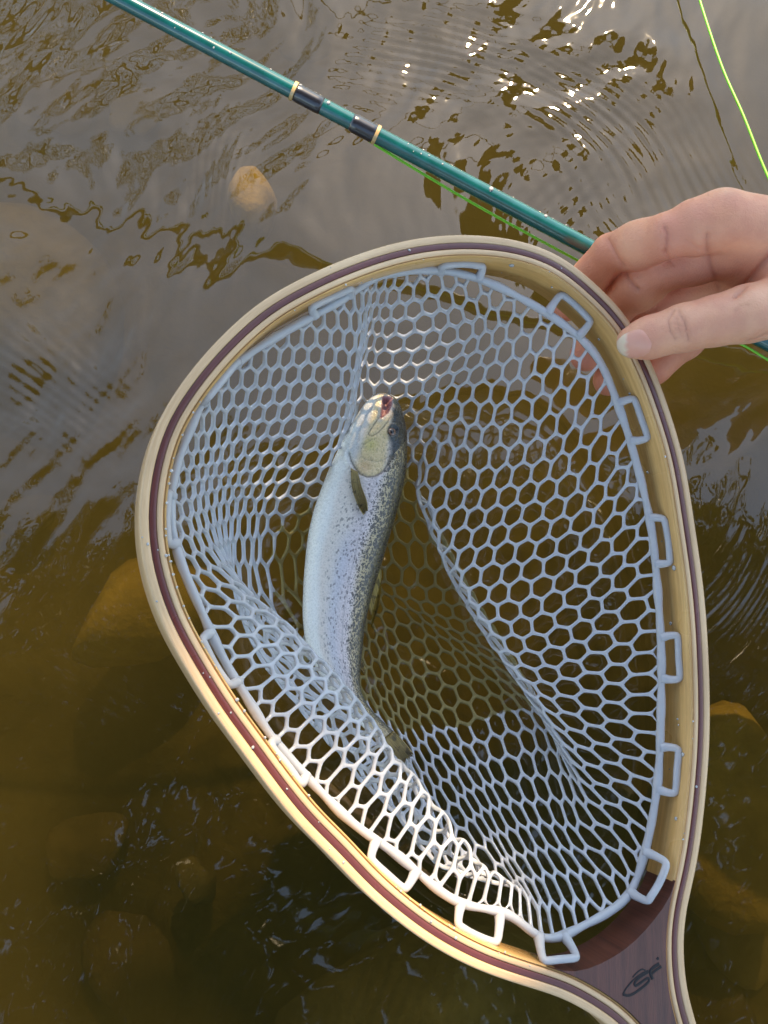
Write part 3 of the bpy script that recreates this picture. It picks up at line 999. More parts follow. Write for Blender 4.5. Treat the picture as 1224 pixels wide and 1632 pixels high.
# how strongly black spots show
sp = sstep(-.52, -.25, TT) * 0.62 + sstep(.2, .6, TT) * 0.38
sp = sp * (1 - hd * 0.55)
sp = np.where(inm, 0, sp)
spots_size = 0.62 + 0.35 * sstep(.3, .8, TT)
fish = empty('rainbow_trout', tuple(at_height(545, 960, -.01)))
bpy.context.view_layer.update()
tag(fish, 'silvery spotted trout lying on its side in the net bag, belly pale, back olive', 'fish')
def trout_skin():
    m = NT('trout_skin')
    at = m.n('Attribute'); at.attribute_name = 'paint'
    a2 = m.n('Attribute'); a2.attribute_name = 'spot'
    a3 = m.n('Attribute'); a3.attribute_name = 'spot_size'
    uv = m.n('UVMap').outputs[0]
    uvw = m.mapping(uv, (380, 560, 1))
    nz = m.n('VectorMath', operation='MULTIPLY_ADD')
    m.put(nz.inputs[0], m.noise(uvw, 1.3, 2, out=1)); nz.inputs[1].default_value = (0.7, 0.7, 0); m.put(nz.inputs[2], uvw)
    v1 = m.voronoi(nz.outputs[0], 1.0)
    big = m.math('LESS_THAN', v1, m.math('MULTIPLY', a3.outputs['Fac'], m.maprange(m.noise(m.mapping(uv, (420, 520, 1)), 1.0, 2), .3, .7, .34, .60)))
    v2 = m.voronoi(m.mapping(uv, (900, 1100, 1)), 1.0)
    fine = m.math('LESS_THAN', v2, m.math('MULTIPLY', a3.outputs['Fac'], 0.55))
    k1 = m.math('MULTIPLY', big, m.math('MULTIPLY', a2.outputs['Fac'], 0.85))
    k2 = m.math('MULTIPLY', fine, m.maprange(a2.outputs['Fac'], 0.55, 1.0, 0.05, 0.9))
    c = m.mix(k1, at.outputs['Color'], (0.045, 0.04, 0.04))
    c = m.mix(k2, c, (0.06, 0.05, 0.03))
    sc = m.voronoi(m.mapping(uv, (800, 800, 1), (0, 0, R(45))), 1.0)
    m.p(color=c, rough=m.maprange(sc, 0.1, 0.8, 0.20, 0.36), spec=0.7, metal=0.06, coat=0.35, coat_rough=0.10, normal=m.bump(sc, 0.0004, 0.7))
    return m.mat
F = [[i * NA + j, i * NA + (j + 1) % NA, (i + 1) * NA + (j + 1) % NA, (i + 1) * NA + j] for i in range(NS - 1) for j in range(NA)]
F += [list(range(NA)), [(NS - 1) * NA + j for j in range(NA)][::-1]]
arc = np.concatenate([[0], np.cumsum(np.hypot(np.diff(T2), np.diff(U2) * .6))])
fuv = np.stack([SS, np.broadcast_to(arc[None], SS.shape) * 0.022], -1).reshape(-1, 2)
body = mesh_obj('body', Vf.reshape(-1, 3), F, trout_skin(), fish, fuv)
set_attr(body, 'paint', C.reshape(-1, 3)); set_attr(body, 'spot', np.clip(sp, 0, 1).ravel()); set_attr(body, 'spot_size', spots_size.ravel())
bm = bmesh.new(); bm.from_mesh(body.data); bmesh.ops.recalc_face_normals(bm, faces=bm.faces); bm.to_mesh(body.data); bm.free()
body['base'] = [float(v) for v in fish.location]
def surf_at(px, py, lift=0.0):
    k = np.where(UPF > 0.05, np.hypot(PXX - px, PYY - py), 1e9)
    i = np.unravel_index(np.argmin(k), k.shape)
    return Vf[i] + nrm[i] * lift, nrm[i]
# eye
ec, en = surf_at(*eye_c)
def simple(name, c, rough=0.3, **k):
    m = NT(name); m.p(color=c, rough=rough, **k); return m.mat
q = Vector(en).to_track_quat('Z', 'Y').to_matrix()
rot = np.array(q)
def disc(r, lift, dome, name, mat, parent, n=24):
    V, F = [], []
    rings = 5
    V.append(ec + en * (lift + dome))
    for i in range(1, rings + 1):
        for j in range(n):
            a = 2 * math.pi * j / n; rr = r * i / rings
            V.append(ec + rot @ np.array([rr * math.cos(a), rr * math.sin(a), 0]) + en * (lift + dome * (1 - (i / rings) ** 2)))
    for j in range(n):
        F.append([0, 1 + j, 1 + (j + 1) % n])
        for i in range(rings - 1):
            a, b = 1 + i * n + j, 1 + i * n + (j + 1) % n
            F.append([a, a + n, b + n, b])
    return mesh_obj(name, V, F, mat, parent)
eye = disc(0.0037, -0.0002, 0.0016, 'eye', simple('eye_rim', (0.035, 0.035, 0.035), 0.08, coat=1.0), fish)
eye['base'] = [float(v) for v in fish.location]
disc(0.0022, 0.00095, 0.0006, 'iris', simple('copper_iris', (0.26, 0.14, 0.09), 0.1, coat=1.0), eye)
disc(0.00125, 0.00145, 0.0004, 'pupil', simple('pupil_black', (0.004, 0.004, 0.005), 0.05, coat=1.0), eye)
# fins
def fin_material(name, c1, c2):
    m = NT(name)
    uv = m.n('UVMap').outputs[0]
    n1 = m.noise(m.mapping(uv, (1, 30, 1)), 1.4, 3)
    n2 = m.noise(m.coord(), 260, 3)
    c = m.mix(m.maprange(n1, .35, .65), c1, c2)
    c = m.mix(m.maprange(n2, .56, .62, 0, .7), c, tuple(0.3 * v for v in c1))
    return m.p(color=c, rough=0.35, spec=0.6, sss=0.15, sss_s=0.002, normal=m.bump(n1, 0.0004, 0.8))
M_fin = fin_material('fin_olive', (0.15, 0.10, 0.025), (0.48, 0.35, 0.11))
M_fin2 = fin_material('fin_pale', (0.30, 0.26, 0.19), (0.48, 0.43, 0.36))
def fin(name, edge0, edge1, mat, rays=22, ragged=0.06, ripple=0.0005, thick=0.0005):
    """membrane between two edges (3D polylines running root to tip)"""
    e0, e1 = resample(catmull(np.array(edge0), 6), 14), resample(catmull(np.array(edge1), 6), 14)
    V, uv = [], []
    r = np.random.default_rng(3)
    for j in range(rays):
        k = j / (rays - 1)
        cut = 1 - ragged * r.random() - 0.10 * (2 * k - 1) ** 2 * 0
        for i in range(14):
            f = i / 13 * cut * 13
            a = int(min(f, 12)); t = f - a
            p = (e0[a] * (1 - t) + e0[a + 1] * t) * (1 - k) + (e1[a] * (1 - t) + e1[a + 1] * t) * k
            p = p + np.array([0, 0, ripple * math.cos(j * math.pi)]) * (i / 13)
            V.append(p); uv.append((i / 13, k))
    F = [[j * 14 + i, j * 14 + i + 1, (j + 1) * 14 + i + 1, (j + 1) * 14 + i] for j in range(rays - 1) for i in range(13)]
    o = mesh_obj(name, V, F, mat, fish, uv)
    so = o.modifiers.new('thick', 'SOLIDIFY'); so.thickness = thick; so.offset = 0
    return o
pf = lambda pts: [surf_at(x, y, l)[0] for x, y, l in pts]
fin('pectoral_fin', pf([(560, 748, .0006), (562, 778, .0022), (570, 806, .003), (579, 824, .0035)]), pf([(571, 752, .0006), (576, 778, .0026), (583, 800, .0034), (585, 818, .0035)]), M_fin)
z0 = .004
fin('pelvic_fin', [at_height(489, 905, z0), at_height(486, 940, z0), at_height(484, 968, z0)], [at_height(492, 915, z0 + .004), at_height(490, 945, z0 + .004), at_height(486, 972, z0)], M_fin2, 8)
fin('dorsal_fin', [at_height(606, 890, .003), at_height(608, 925, -.004), at_height(604, 965, -.008)], [at_height(586, 965, .003), at_height(592, 985, -.004), at_height(592, 1002, -.008)], M_fin, 18)
fin('anal_fin', [at_height(486, 1010, .002), at_height(474, 1035, -.004), at_height(470, 1052, -.006)], [at_height(496, 1045, .002), at_height(488, 1060, -.004), at_height(484, 1068, -.006)], M_fin2, 12)
fin('adipose_fin', [at_height(575, 1050, .006), at_height(582, 1066, .006)], [at_height(574, 1066, .006), at_height(580, 1074, .006)], M_fin, 6)
fin('tail_fin', [at_height(603, 1180, .008), at_height(624, 1202, .010), at_height(640, 1222, .012)], [at_height(626, 1164, .008), at_height(645, 1184, .013), at_height(660, 1203, .015)], M_fin, 30, 0.10)

# ================================================================== HAND
def surface_nets(Fv, org, h):
    s = Fv < 0
    nx, ny, nz = Fv.shape
    c = np.zeros((nx - 1, ny - 1, nz - 1), np.int8)
    for dx in (0, 1):
        for dy in (0, 1):
            for dz in (0, 1):
                c += s[dx:nx - 1 + dx, dy:ny - 1 + dy, dz:nz - 1 + dz]
    act = (c > 0) & (c < 8)
    idx = np.full(act.shape, -1, np.int64)
    I = np.argwhere(act)
    idx[act] = np.arange(len(I))
    acc = np.zeros((len(I), 3)); cnt = np.zeros(len(I))
    corners = [(a, b, d) for a in (0, 1) for b in (0, 1) for d in (0, 1)]
    for a in corners:
        for ax in range(3):
            if a[ax]: continue
            b = list(a); b[ax] = 1
            fa = Fv[I[:, 0] + a[0], I[:, 1] + a[1], I[:, 2] + a[2]]
            fb = Fv[I[:, 0] + b[0], I[:, 1] + b[1], I[:, 2] + b[2]]
            k = (fa < 0) != (fb < 0)
            t = np.where(k, fa / np.where(fa == fb, 1, fa - fb), 0)
            p = np.tile(np.array(a, float), (len(I), 1)); p[:, ax] = t
            acc[k] += p[k]; cnt[k] += 1
    V = (I + acc / cnt[:, None]) * h + org
    Fc = []
    for ax in range(3):
        sl0 = [slice(None)] * 3; sl1 = [slice(None)] * 3
        sl0[ax] = slice(0, -1); sl1[ax] = slice(1, None)
        E = np.argwhere(s[tuple(sl0)] != s[tuple(sl1)])
        o1, o2 = (ax + 1) % 3, (ax + 2) % 3
        E = E[(E[:, o1] > 0) & (E[:, o2] > 0) & (E[:, o1] < Fv.shape[o1] - 1) & (E[:, o2] < Fv.shape[o2] - 1)]
        quad = []
        for d1, d2 in ((0, 0), (-1, 0), (-1, -1), (0, -1)):
            q = E.copy(); q[:, o1] += d1; q[:, o2] += d2
            quad.append(idx[q[:, 0], q[:, 1], q[:, 2]])
        quad = np.stack(quad, -1)
        flip = s[E[:, 0], E[:, 1], E[:, 2]]
        quad[~flip] = quad[~flip][:, ::-1]
        Fc.append(quad)
    return V, np.vstack(Fc)

D = at_depth
def make_hand():
    # joints: (px, py, metres in front of the lens, radius)
    index = [(1152, 350, .447, .0140), (1064, 376, .452, .0122), (974, 404, .480, .0112), (902, 486, .509, .0090)]
    middle = [(1165, 392, .464, .0138), (1054, 430, .473, .0124), (986, 484, .496, .0112), (934, 566, .515, .0090)]
    ring = [(1180, 430, .482, .0132), (1068, 474, .492, .0122), (1018, 536, .508, .0108), (970, 606, .522, .0088)]
    pinky = [(1200, 465, .498, .0124), (1118, 520, .507, .0106), (1066, 566, .516, .0096), (1026, 604, .522, .0080)]
    thumb = [(1300, 476, .452, .0170), (1192, 500, .446, .0136), (1092, 522, .448, .0112), (1036, 538, .4515, .0100), (1009, 545, .4535, .0080)]
    wrist = (1370, 420, .470)
    chains = []
    for ch in (index, middle, ring, pinky, thumb):
        chains.append([(D(x, y, d), r) for x, y, d, r in ch])
    W = D(*wrist)
    palm = []
    for ch, wof in zip(chains[:4], ((0, -38, -.012), (10, -14, .000), (20, 14, .010), (25, 36, .020))):
        palm.append([(ch[0][0], ch[0][1] * 1.02), (D(wrist[0] + wof[0] - 60, wrist[1] + wof[1], wrist[2] + wof[2]), .0155)])
    palm.append([(D(1262, 468, .460), .020), (D(1330, 440, .466), .022)])       # ball of the thumb
    palm.append([(D(1180, 425, .478), .014), (D(1290, 420, .484), .018)])       # filled palm
    palm.append([(D(1170, 375, .462), .012), (D(1240, 415, .464), .014)])
    arm = [(D(1320, 415, .473), .026), (D(1440, 405, .477), .0275), (D(1620, 420, .47), .034), (D(1850, 470, .455), .041)]
    # webs between neighbouring fingers
    h = 0.00085
    allp = np.array([p for ch in chains for p, _ in ch] + [p for p, _ in arm])
    lo = allp.min(0) - 0.020; hi = allp.max(0) + np.array([0.012, 0.045, 0.045])
    lo[1] = min(lo[1], arm[-1][0][1] - 0.05); lo[2] = min(lo[2], arm[-1][0][2] - 0.05)
    nx, ny, nz = (np.ceil((hi - lo) / h).astype(int) + 1)
    X = (lo[0] + h * np.arange(nx, dtype=np.float32))[:, None, None]
    Y = (lo[1] + h * np.arange(ny, dtype=np.float32))[None, :, None]
    Z = (lo[2] + h * np.arange(nz, dtype=np.float32))[None, None, :]
    def cone(a, ra, b, rb):
        # evaluated only near the piece
        f = np.full((nx, ny, nz), 0.05, np.float32)
        m = max(ra, rb) + 0.014
        l = np.minimum(a, b) - m; u = np.maximum(a, b) + m
        i0 = np.clip(((l - lo) / h).astype(int), 0, None); i1 = ((u - lo) / h).astype(int) + 2
        sx, sy, sz = (slice(i0[k], max(i1[k], 0)) for k in range(3))
        ab = (b - a).astype(np.float32); L2 = float(ab @ ab) + 1e-12
        x, y, z = X[sx] - a[0], Y[:, sy] - a[1], Z[:, :, sz] - a[2]
        t = np.clip((x * ab[0] + y * ab[1] + z * ab[2]) / L2, 0, 1)
        d = np.sqrt((x - t * ab[0]) ** 2 + (y - t * ab[1]) ** 2 + (z - t * ab[2]) ** 2)
        t2 = t * t * (3 - 2 * t)
        f[sx, sy, sz] = d - (ra + (rb - ra) * t2)
        return f
    def smin(a, b, k):
        hh = np.clip(0.5 + 0.5 * (b - a) / k, 0, 1)
        return b * (1 - hh) + a * hh - k * hh * (1 - hh)
    def chain(ch, k=0.0022, waist=0.90, fat=1.06):
        f = None
        for (a, ra), (b, rb) in zip(ch[:-1], ch[1:]):
            # every phalanx a little fuller at its middle than at the joints
            mid = (a + b) / 2
            g = cone(a, ra * waist, mid, (ra + rb) / 2 * fat)
            g = np.minimum(g, cone(mid, (ra + rb) / 2 * fat, b, rb * (waist if (b is not ch[-1][0]) else 1)))
            f = g if f is None else smin(f, g, k)
        return f
    body_f = None
    for ch in palm:
        g = chain(ch, 0.004, 1.0, 1.0)
        body_f = g if body_f is None else smin(body_f, g, 0.010)
    body_f = smin(body_f, chain(arm, 0.006, 1.0, 1.0), 0.014)
    fingers = None
    for ch in chains[:4]:
        g = chain(ch)
        fingers = g if fingers is None else smin(fingers, g, 0.0006)
    f = smin(body_f, fingers, 0.005)
    f = smin(f, chain(chains[4], 0.004, 0.98, 1.02), 0.004)
    V, Fc = surface_nets(f, lo, h)
    # relax the grid steps
    n = len(V)
    e = np.vstack([Fc[:, [0, 1]], Fc[:, [1, 2]], Fc[:, [2, 3]], Fc[:, [3, 0]]])
    deg = np.bincount(e.ravel(), minlength=n).astype(float)
    def relax(P, it):
        for _ in range(it):
            acc = np.stack([np.bincount(e[:, 0], P[e[:, 1], k], n) + np.bincount(e[:, 1], P[e[:, 0], k], n) for k in range(3)], -1)
            P = 0.5 * P + 0.5 * acc / deg[:, None]
        return P
    V = relax(V, 3)
    fn = np.cross(V[Fc[:, 2]] - V[Fc[:, 0]], V[Fc[:, 3]] - V[Fc[:, 1]])
    N = np.zeros_like(V)
    for k in range(4):
        for c in range(3):
            N[:, c] += np.bincount(Fc[:, k], fn[:, c], n)
    N /= np.maximum(np.linalg.norm(N, axis=1, keepdims=True), 1e-12)
    out = ((V - chains[0][1][0]) * N).sum(1)
    px, dep = to_px(V)
    x, y = px[:, 0], px[:, 1]
    facing = np.clip(((CP - V) / np.linalg.norm(CP - V, axis=1, keepdims=True) * N).sum(1), 0, 1)
    # creases of the skin, cut as shallow grooves
    def Z1(a, b): return (880 + a / 3.558, 290 + b / 3.558)
    def Z2(a, b): return (880 + a / 3.558, 440 + b / 3.558)
    creases = [([Z1(318, 330), Z1(345, 390), Z1(372, 440), Z1(400, 475)], .0011, 2.2), ([Z1(640, 260), Z1(655, 300), Z1(650, 350), Z1(638, 405)], .0012, 2.6), ([Z1(640, 400), Z1(662, 440), Z1(690, 470)], .0008, 2.0),
               ([Z1(880, 300), Z1(878, 380), Z1(900, 470), Z1(925, 540), Z1(945, 610)], .0012, 3.0), ([Z1(760, 330), Z1(820, 372), Z1(860, 390)], .0003, 2.2), ([Z1(420, 520), Z1(450, 570), Z1(490, 610)], .001, 1.5),
               ([Z2(690, 190), Z2(660, 245), Z2(668, 310), Z2(700, 355)], .0009, 1.7), ([Z2(715, 195), Z2(750, 255), Z2(765, 320), Z2(775, 365)], .0009, 1.7), ([Z2(705, 240), Z2(715, 300), Z2(735, 340)], .0005, 1.4),
               ([Z2(690, 230), Z2(735, 250)], .0004, 1.3), ([Z2(690, 270), Z2(745, 285)], .0004, 1.3), ([Z2(695, 305), Z2(750, 315)], .0002, 1.4),
               ([Z2(1040, 200), Z2(1075, 170), Z2(1110, 165)], .0004, 3.0), ([Z2(1100, 375), Z2(1160, 360), Z2(1224, 330)], .0008, 2.0),
               ([Z1(1040, 640), Z1(1110, 560), Z1(1190, 470), Z1(1240, 420)], .0022, 4.0)]
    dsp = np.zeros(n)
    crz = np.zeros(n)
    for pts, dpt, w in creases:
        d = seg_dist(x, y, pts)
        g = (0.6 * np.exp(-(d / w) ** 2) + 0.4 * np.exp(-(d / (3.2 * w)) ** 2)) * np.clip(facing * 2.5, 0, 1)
        dsp -= dpt * g; crz = np.maximum(crz, g * min(1, dpt / .0012))
    # knuckle swelling along the top edge
    V = V + N * dsp[:, None]
    # skin colour: redder finger pads and palm, paler knuckles and back
    base = np.array((.82, .38, .225)); red = np.array((.84, .25, .14)); pale = np.array((.84, .45, .28)); deep = np.array((.36, .10, .075))
    Cn = np.tile(base, (n, 1))
    def near(pt, r):
        return np.exp(-(np.linalg.norm(V - pt, axis=1) / r) ** 2)
    w_red = np.zeros(n)
    for ch in chains[:4]:
        w_red = np.maximum(w_red, near(ch[3][0], .018)); w_red = np.maximum(w_red, 0.75 * near(ch[2][0], .016)); w_red = np.maximum(w_red, 0.55 * near(ch[1][0], .016))
    w_red = np.maximum(w_red, 0.45 * near(chains[0][0][0], .02))
    Cn = lerp(Cn, red, np.clip(w_red, 0, 1) * 0.85)
    w_p = np.maximum(near(chains[4][2][0], .014) * .5, near(chains[4][1][0], .022) * .8)
    Cn = lerp(Cn, pale, w_p)
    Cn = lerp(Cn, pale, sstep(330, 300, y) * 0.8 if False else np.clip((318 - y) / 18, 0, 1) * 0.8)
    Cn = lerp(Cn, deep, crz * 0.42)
    o = bpy.data.meshes.new('hand')
    hand = empty('hand', tuple(W))
    bpy.context.view_layer.update()
    tag(hand, 'bare right hand gripping the wooden rim, thumb on top and fingers curled beneath', 'hand')
    m = NT('skin')
    at = m.n('Attribute'); at.attribute_name = 'skin_colour'
    n1 = m.noise(m.coord(), 55, 4)
    n2 = m.noise(m.coord(), 900, 2)
    n3 = m.voronoi(m.coord(), 1300)
    c = m.mix(m.maprange(n1, .35, .62, 0, .6), at.outputs['Color'], m.mix(0.5, at.outputs['Color'], (.55, .16, .12)))
    m.p(color=c, rough=m.maprange(n1, .3, .7, .42, .56), sss=0.18, sss_r=(1.0, .35, .2), sss_s=0.0022, spec=0.4,
        normal=m.bump(m.math('ADD', m.math('MULTIPLY', n3, .6), n2), 0.0004, 0.6))
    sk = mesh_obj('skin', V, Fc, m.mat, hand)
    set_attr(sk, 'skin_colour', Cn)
    bm = bmesh.new(); bm.from_mesh(sk.data); bmesh.ops.recalc_face_normals(bm, faces=bm.faces); bm.to_mesh(sk.data); bm.free()
    # thumb nail: curved plate lying on the skin that faces up
    vis = np.clip(facing * 3, 0, 1) > 0.2
    outline = [Z2(*p) for p in ((352, 400), (372, 365), (410, 330), (460, 308), (505, 305), (540, 335), (562, 375), (560, 415), (530, 445), (470, 462), (420, 462), (375, 445))]
    ol = np.array(outline)
    cen = ol.mean(0)
    def lift(pt, l):
        k = np.where(vis & (dep < .458), np.hypot(x - pt[0], y - pt[1]), 1e9)
        i = np.argsort(k)[:6]
        return V[i].mean(0) + N[i].mean(0) * l
    olr = resample(catmull(ol, 5, True), 32, True)
    NV, NF, U = [], [], []
    rr = [0.02, .3, .55, .75, .9, 1.0]
    for k, s_ in enumerate(rr):
        for p in olr:
            q = cen + (p - cen) * s_
            NV.append(lift(q, 0.0007 - (0.0006 if s_ == 1.0 else 0)))
            U.append(q)
    NV = np.array(NV); U = np.array(U)
    for it in range(2):
        G = NV.reshape(len(rr), 32, 3)
        G[1:-1] = 0.4 * G[1:-1] + 0.2 * (np.roll(G, 1, 1) + np.roll(G, -1, 1))[1:-1] + 0.1 * (G[2:] + G[:-2])
        NV = G.reshape(-1, 3)
    for k in range(len(rr) - 1):
        for j in range(32):
            NF.append([k * 32 + j, k * 32 + (j + 1) % 32, (k + 1) * 32 + (j + 1) % 32, (k + 1) * 32 + j])
    NF.append(list(range(32))[::-1])
    m = NT('nail')
    at = m.n('Attribute'); at.attribute_name = 'nail_colour'
    m.p(color=at.outputs['Color'], rough=0.32, spec=0.4, coat=0.15, coat_rough=0.25, sss=0.15, sss_s=0.001)
    sk['base'] = [float(v) for v in W]
    nail = mesh_obj('thumbnail', NV, NF, m.mat, sk)
    # free edge white along the tip, pink bed behind
    tipd = (U[:, 0] - Z2(425, 380)[0]) + 0.35 * (Z2(0, 395)[1] - U[:, 1]) * 0
    edge = 1 - sstep(-3, 1.5, tipd + 0.0045 * (U[:, 1] - Z2(0, 385)[1]) ** 2 * -1 + 0)
    cn = lerp(np.tile(np.array((.80, .36, .25)), (len(U), 1)), np.array((.86, .70, .50)), edge * 0.8)
    set_attr(nail, 'nail_colour', cn)
    bm = bmesh.new(); bm.from_mesh(nail.data); bmesh.ops.recalc_face_normals(bm, faces=bm.faces); bm.to_mesh(nail.data); bm.free()
make_hand()

# ================================================================== BANKS AND ADDED TREES (out of the picture, trees put in for shade and dark reflections)
def bank(side=1):
    m = NT('grassy_bank')
    n1 = m.noise(m.coord(), 6, 5)
    mat = m.p(color=m.ramp(n1, [(.3, (.035, .045, .015)), (.7, (.09, .10, .035))]), rough=0.9, normal=m.bump(n1, .05, .8))
    xs = np.linspace(-60, 60, 121); ys = np.array([3.6, 4.0, 4.4, 5.0, 6.5, 10, 20, 40, 60])
    zs = np.array([-.4, .05, .35, .55, .7, .9, 1.2, 1.6, 2.0])
    V = [(x, y + .25 * math.sin(x * 1.3) + .2 * math.sin(x * 3.1 + 1), z + .08 * math.sin(x * 2.3 + y)) for x in xs for y, z in zip(ys, zs)]
    k = len(ys)
    F = [[i * k + j, (i + 1) * k + j, (i + 1) * k + j + 1, i * k + j + 1] for i in range(len(xs) - 1) for j in range(k - 1)]
    V = [(x, side * y if side > 0 else -y + .9, z) for x, y, z in V]
    if side < 0: F = [f[::-1] for f in F]
    tag(mesh_obj('bank', V, F, mat), kind='structure')
bank()
bank(-1)
def added_trees():
    sd = np.array(sun_dir)
    r = np.random.default_rng(5)
    foot = [(150, 560), (380, 380), (700, 300), (960, 360), (1040, 330), (1300, 330), (1350, 900), (1300, 1750), (850, 1750), (800, 1620), (640, 1560), (300, 1250), (150, 900)]  # area that the added bough is made to shade
    lit = [(225, 1010), (470, 1075), (650, 1120), (840, 1190), (865, 1290), (815, 1420), (845, 1500), (835, 1590), (700, 1640), (480, 1480), (260, 1250)]  # gap kept free of leaves so sun reaches the slanting rim
    tree = empty('added_alder', (-2.2, 4.9, 0.5))
    bpy.context.view_layer.update()
    tag(tree, 'leafy alder added out of view, its bough shaped to shade the net', 'tree')
    m = NT('bark'); n1 = m.noise(m.mapping(m.coord(), (1, 1, .25)), 22, 5)
    bark = m.p(color=m.ramp(n1, [(.3, (.03, .024, .018)), (.7, (.12, .10, .08))]), rough=.9, normal=m.bump(n1, .02, .8))
    def limb(pts, r0, r1, mb):
        P = resample(catmull(np.array(pts, float), 8), 30)
        mb.tube(P, np.linspace(r0, r1, 30), 10)
        return P
    mid = at_height(600, 900, .08) + sd * 3.3
    mb = MB()
    limb([(-2.2, 4.9, .3), (-2.18, 4.85, 1.4), (-2.25, 4.8, 2.6), (-2.2, 4.9, 4.2), (-2.3, 4.8, 5.6)], .13, .03, mb)
    limb([(-2.22, 4.8, 2.2), (-1.2, 3.6, 2.7), tuple(mid + np.array([-.5, .25, .1])), tuple(mid + np.array([.1, 0, 0]))], .05, .006, mb)
    for k in range(7):
        a = k * 2.4; z = 2.6 + .4 * k
        limb([(-2.22, 4.85, z), (-2.22 + .6 * math.cos(a), 5.0 + .6 * math.sin(a), z + .4), (-2.22 + 1.1 * math.cos(a), 5.1 + 1.1 * math.sin(a), z + .6)], .03, .008, mb)
    mb.build('trunk', bark, tree)
    m = NT('added_alder_leaf')
    n1 = m.noise(m.coord(), 9, 3)
    c = m.ramp(n1, [(.3, (.030, .055, .012)), (.7, (.075, .105, .025))])
    m.p(color=c, rough=.45)
    tl = m.n('BsdfTranslucent'); m.put(tl.inputs[0], c)
    mx = m.n('MixShader'); mx.inputs[0].default_value = .25
    m.t.links.new(m.bsdf.outputs[0], mx.inputs[1]); m.t.links.new(tl.outputs[0], mx.inputs[2]); m.t.links.new(mx.outputs[0], m.out.inputs[0])
    pos = []
    f2, l2 = np.array(foot, float), np.array(lit, float)
    while len(pos) < 4400:
        x, y = r.uniform(100, 1360), r.uniform(300, 1760)
        if not in_poly(np.array([x]), np.array([y]), foot)[0]: continue
        X, Y = np.array([x]), np.array([y])
        if in_poly(X, Y, lit)[0] or seg_dist(X, Y, lit + lit[:1])[0] < 60: continue
        pos.append(on_hoop(x, y) + sd * r.uniform(2.75, 3.9))
    for _ in range(5200):
        v = r.normal(0, 1, 3); v /= np.linalg.norm(v)
        pos.append(np.array([-2.2, 5.3, 4.4]) + v * r.uniform(.4, 1, 1) ** .5 * np.array([1.5, 1.2, 1.7]))
    V, F = [], []
    for i, p in enumerate(pos):
        q = r.normal(0, 1, (2, 3)); a = q[0] / np.linalg.norm(q[0]); b = np.cross(a, q[1]); b /= np.linalg.norm(b)
        n_ = np.cross(a, b)
        L = r.uniform(.022, .034)
        o = len(V)
        V += [p - a * L, p - a * .3 * L + b * .62 * L + n_ * .1 * L, p + a * .45 * L + b * .5 * L, p + a * L - n_ * .15 * L, p + a * .45 * L - b * .5 * L, p - a * .3 * L - b * .62 * L + n_ * .1 * L]
        F += [[o, o + 1, o + 2, o + 3], [o, o + 3, o + 4, o + 5]]
    o = mesh_obj('added_crown', V, F, m.mat, tree)
    o['kind'] = 'stuff'
    # a second alder, added so its canopy darkens the lower water's reflections
    tree = empty('added_alder', (1.4, -3.4, 0.3))
    bpy.context.view_layer.update()
    tag(tree, 'leaning alder added out of view, its canopy darkening the reflections round the net', 'tree')
    mb = MB()
    limb([(1.4, -3.4, .1), (1.35, -3.2, 1.2), (1.15, -2.6, 2.3), (.75, -1.4, 3.1), (.3, .1, 3.5), (.1, 1.0, 3.6)], .16, .015, mb)
    cc = np.array([.25, .20, 3.35])
    for k in range(12):
        a = k * 2.4; L = r.uniform(.7, 1.25)
        limb([(.35 + .1 * math.cos(a), -.2 + .3 * math.sin(a), 3.3), tuple(cc + .5 * L * np.array([math.cos(a), math.sin(a), .15])), tuple(cc + L * np.array([math.cos(a), math.sin(a), .1]))], .016, .004, mb)
    mb.build('trunk', bark, tree)
    V, F = [], []
    clumps = [cc + np.array([r.uniform(-2.2, 1.7), r.uniform(-1.8, .75), r.uniform(-.25, .7)]) for _ in range(560)]
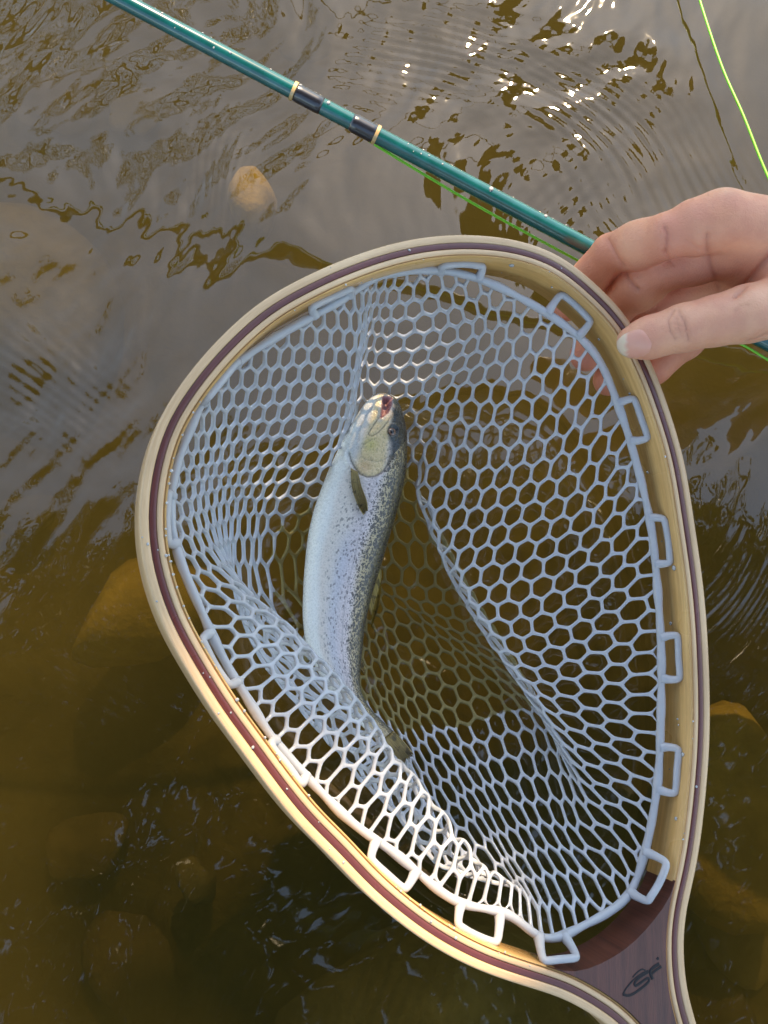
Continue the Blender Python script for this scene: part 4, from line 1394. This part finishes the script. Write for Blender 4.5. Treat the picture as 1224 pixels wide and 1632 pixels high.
    for c_ in clumps:
        for _ in range(70):
            p = c_ + r.normal(0, 1, 3) * np.array([.13, .13, .09])
            q = r.normal(0, 1, (2, 3)); q[1] += np.array([0, 0, 1.5]); a = q[0] / np.linalg.norm(q[0]); b = np.cross(a, q[1]); b /= np.linalg.norm(b)
            n_ = np.cross(a, b); L = r.uniform(.026, .042); o = len(V)
            V += [p - a * L, p - a * .3 * L + b * .62 * L + n_ * .1 * L, p + a * .45 * L + b * .5 * L, p + a * L - n_ * .15 * L, p + a * .45 * L - b * .5 * L, p - a * .3 * L - b * .62 * L + n_ * .1 * L]
            F += [[o, o + 1, o + 2, o + 3], [o, o + 3, o + 4, o + 5]]
    o = mesh_obj('added_crown', V, F, m.mat, tree)
    o['kind'] = 'stuff'
added_trees()

# ================================================================== WATER BEADS
def beads():
    m = NT('water_bead')
    m.p(color=(.92, .90, .86), rough=0.03, trans=0.55, ior=1.33, coat=1.0)
    r = np.random.default_rng(9)
    mb = MB()
    def bead(c, n_, sz):
        q = np.array(Vector(n_).to_track_quat('Z', 'Y').to_matrix())
        mb.ball(c, sz, 8, 5, (1, r.uniform(.8, 1.3), .6), q)
    n = len(FR)
    for _ in range(70):
        i = int(r.uniform(60, 175)) if r.random() < .7 else int(r.uniform(60, 360))
        off = r.choice([r.uniform(-.005, .005), .0054, .0050])
        p = hoop3((FR[i] + nq[i] * off)[None], .0001)[0]
        bead(p, HN, abs(r.normal(0, .00025)) + .0003)
    for _ in range(25):
        i = int(r.uniform(200, 370))
        p = hoop3((FR[i] + nq[i] * .0057)[None], -r.uniform(.002, .02))[0]
        bead(p, hoop3(nq[i][None])[0] - HC, abs(r.normal(0, .00045)) + .0003)
    o = mb.build('water_beads', m.mat, net)
    o['kind'] = 'stuff'
    mb = MB()
    for _ in range(110):
        k = int(r.uniform(60, 230))
        a = r.uniform(-.3, 2.2)
        T = rod_line[k + 1] - rod_line[k]; T /= np.linalg.norm(T)
        B = np.cross(T, [0, 0, 1]); B /= np.linalg.norm(B)
        d = -B * math.cos(a) + np.array([0, 0, 1]) * math.sin(a)
        bead(rod_line[k] + d * (RODR[k] + .0002), d, abs(r.normal(0, .0004)) + .00028)
    for x in (528, 700, 850):
        p = np.array([np.interp(x, rpx[:, 0], rod_line[:, c]) for c in range(3)])
        bead(p + np.array([0, -.0005, -.0058]), (0, 0, -1), .0014)
    o = mb.build('water_beads', m.mat, rod)
    o['kind'] = 'stuff'
beads()
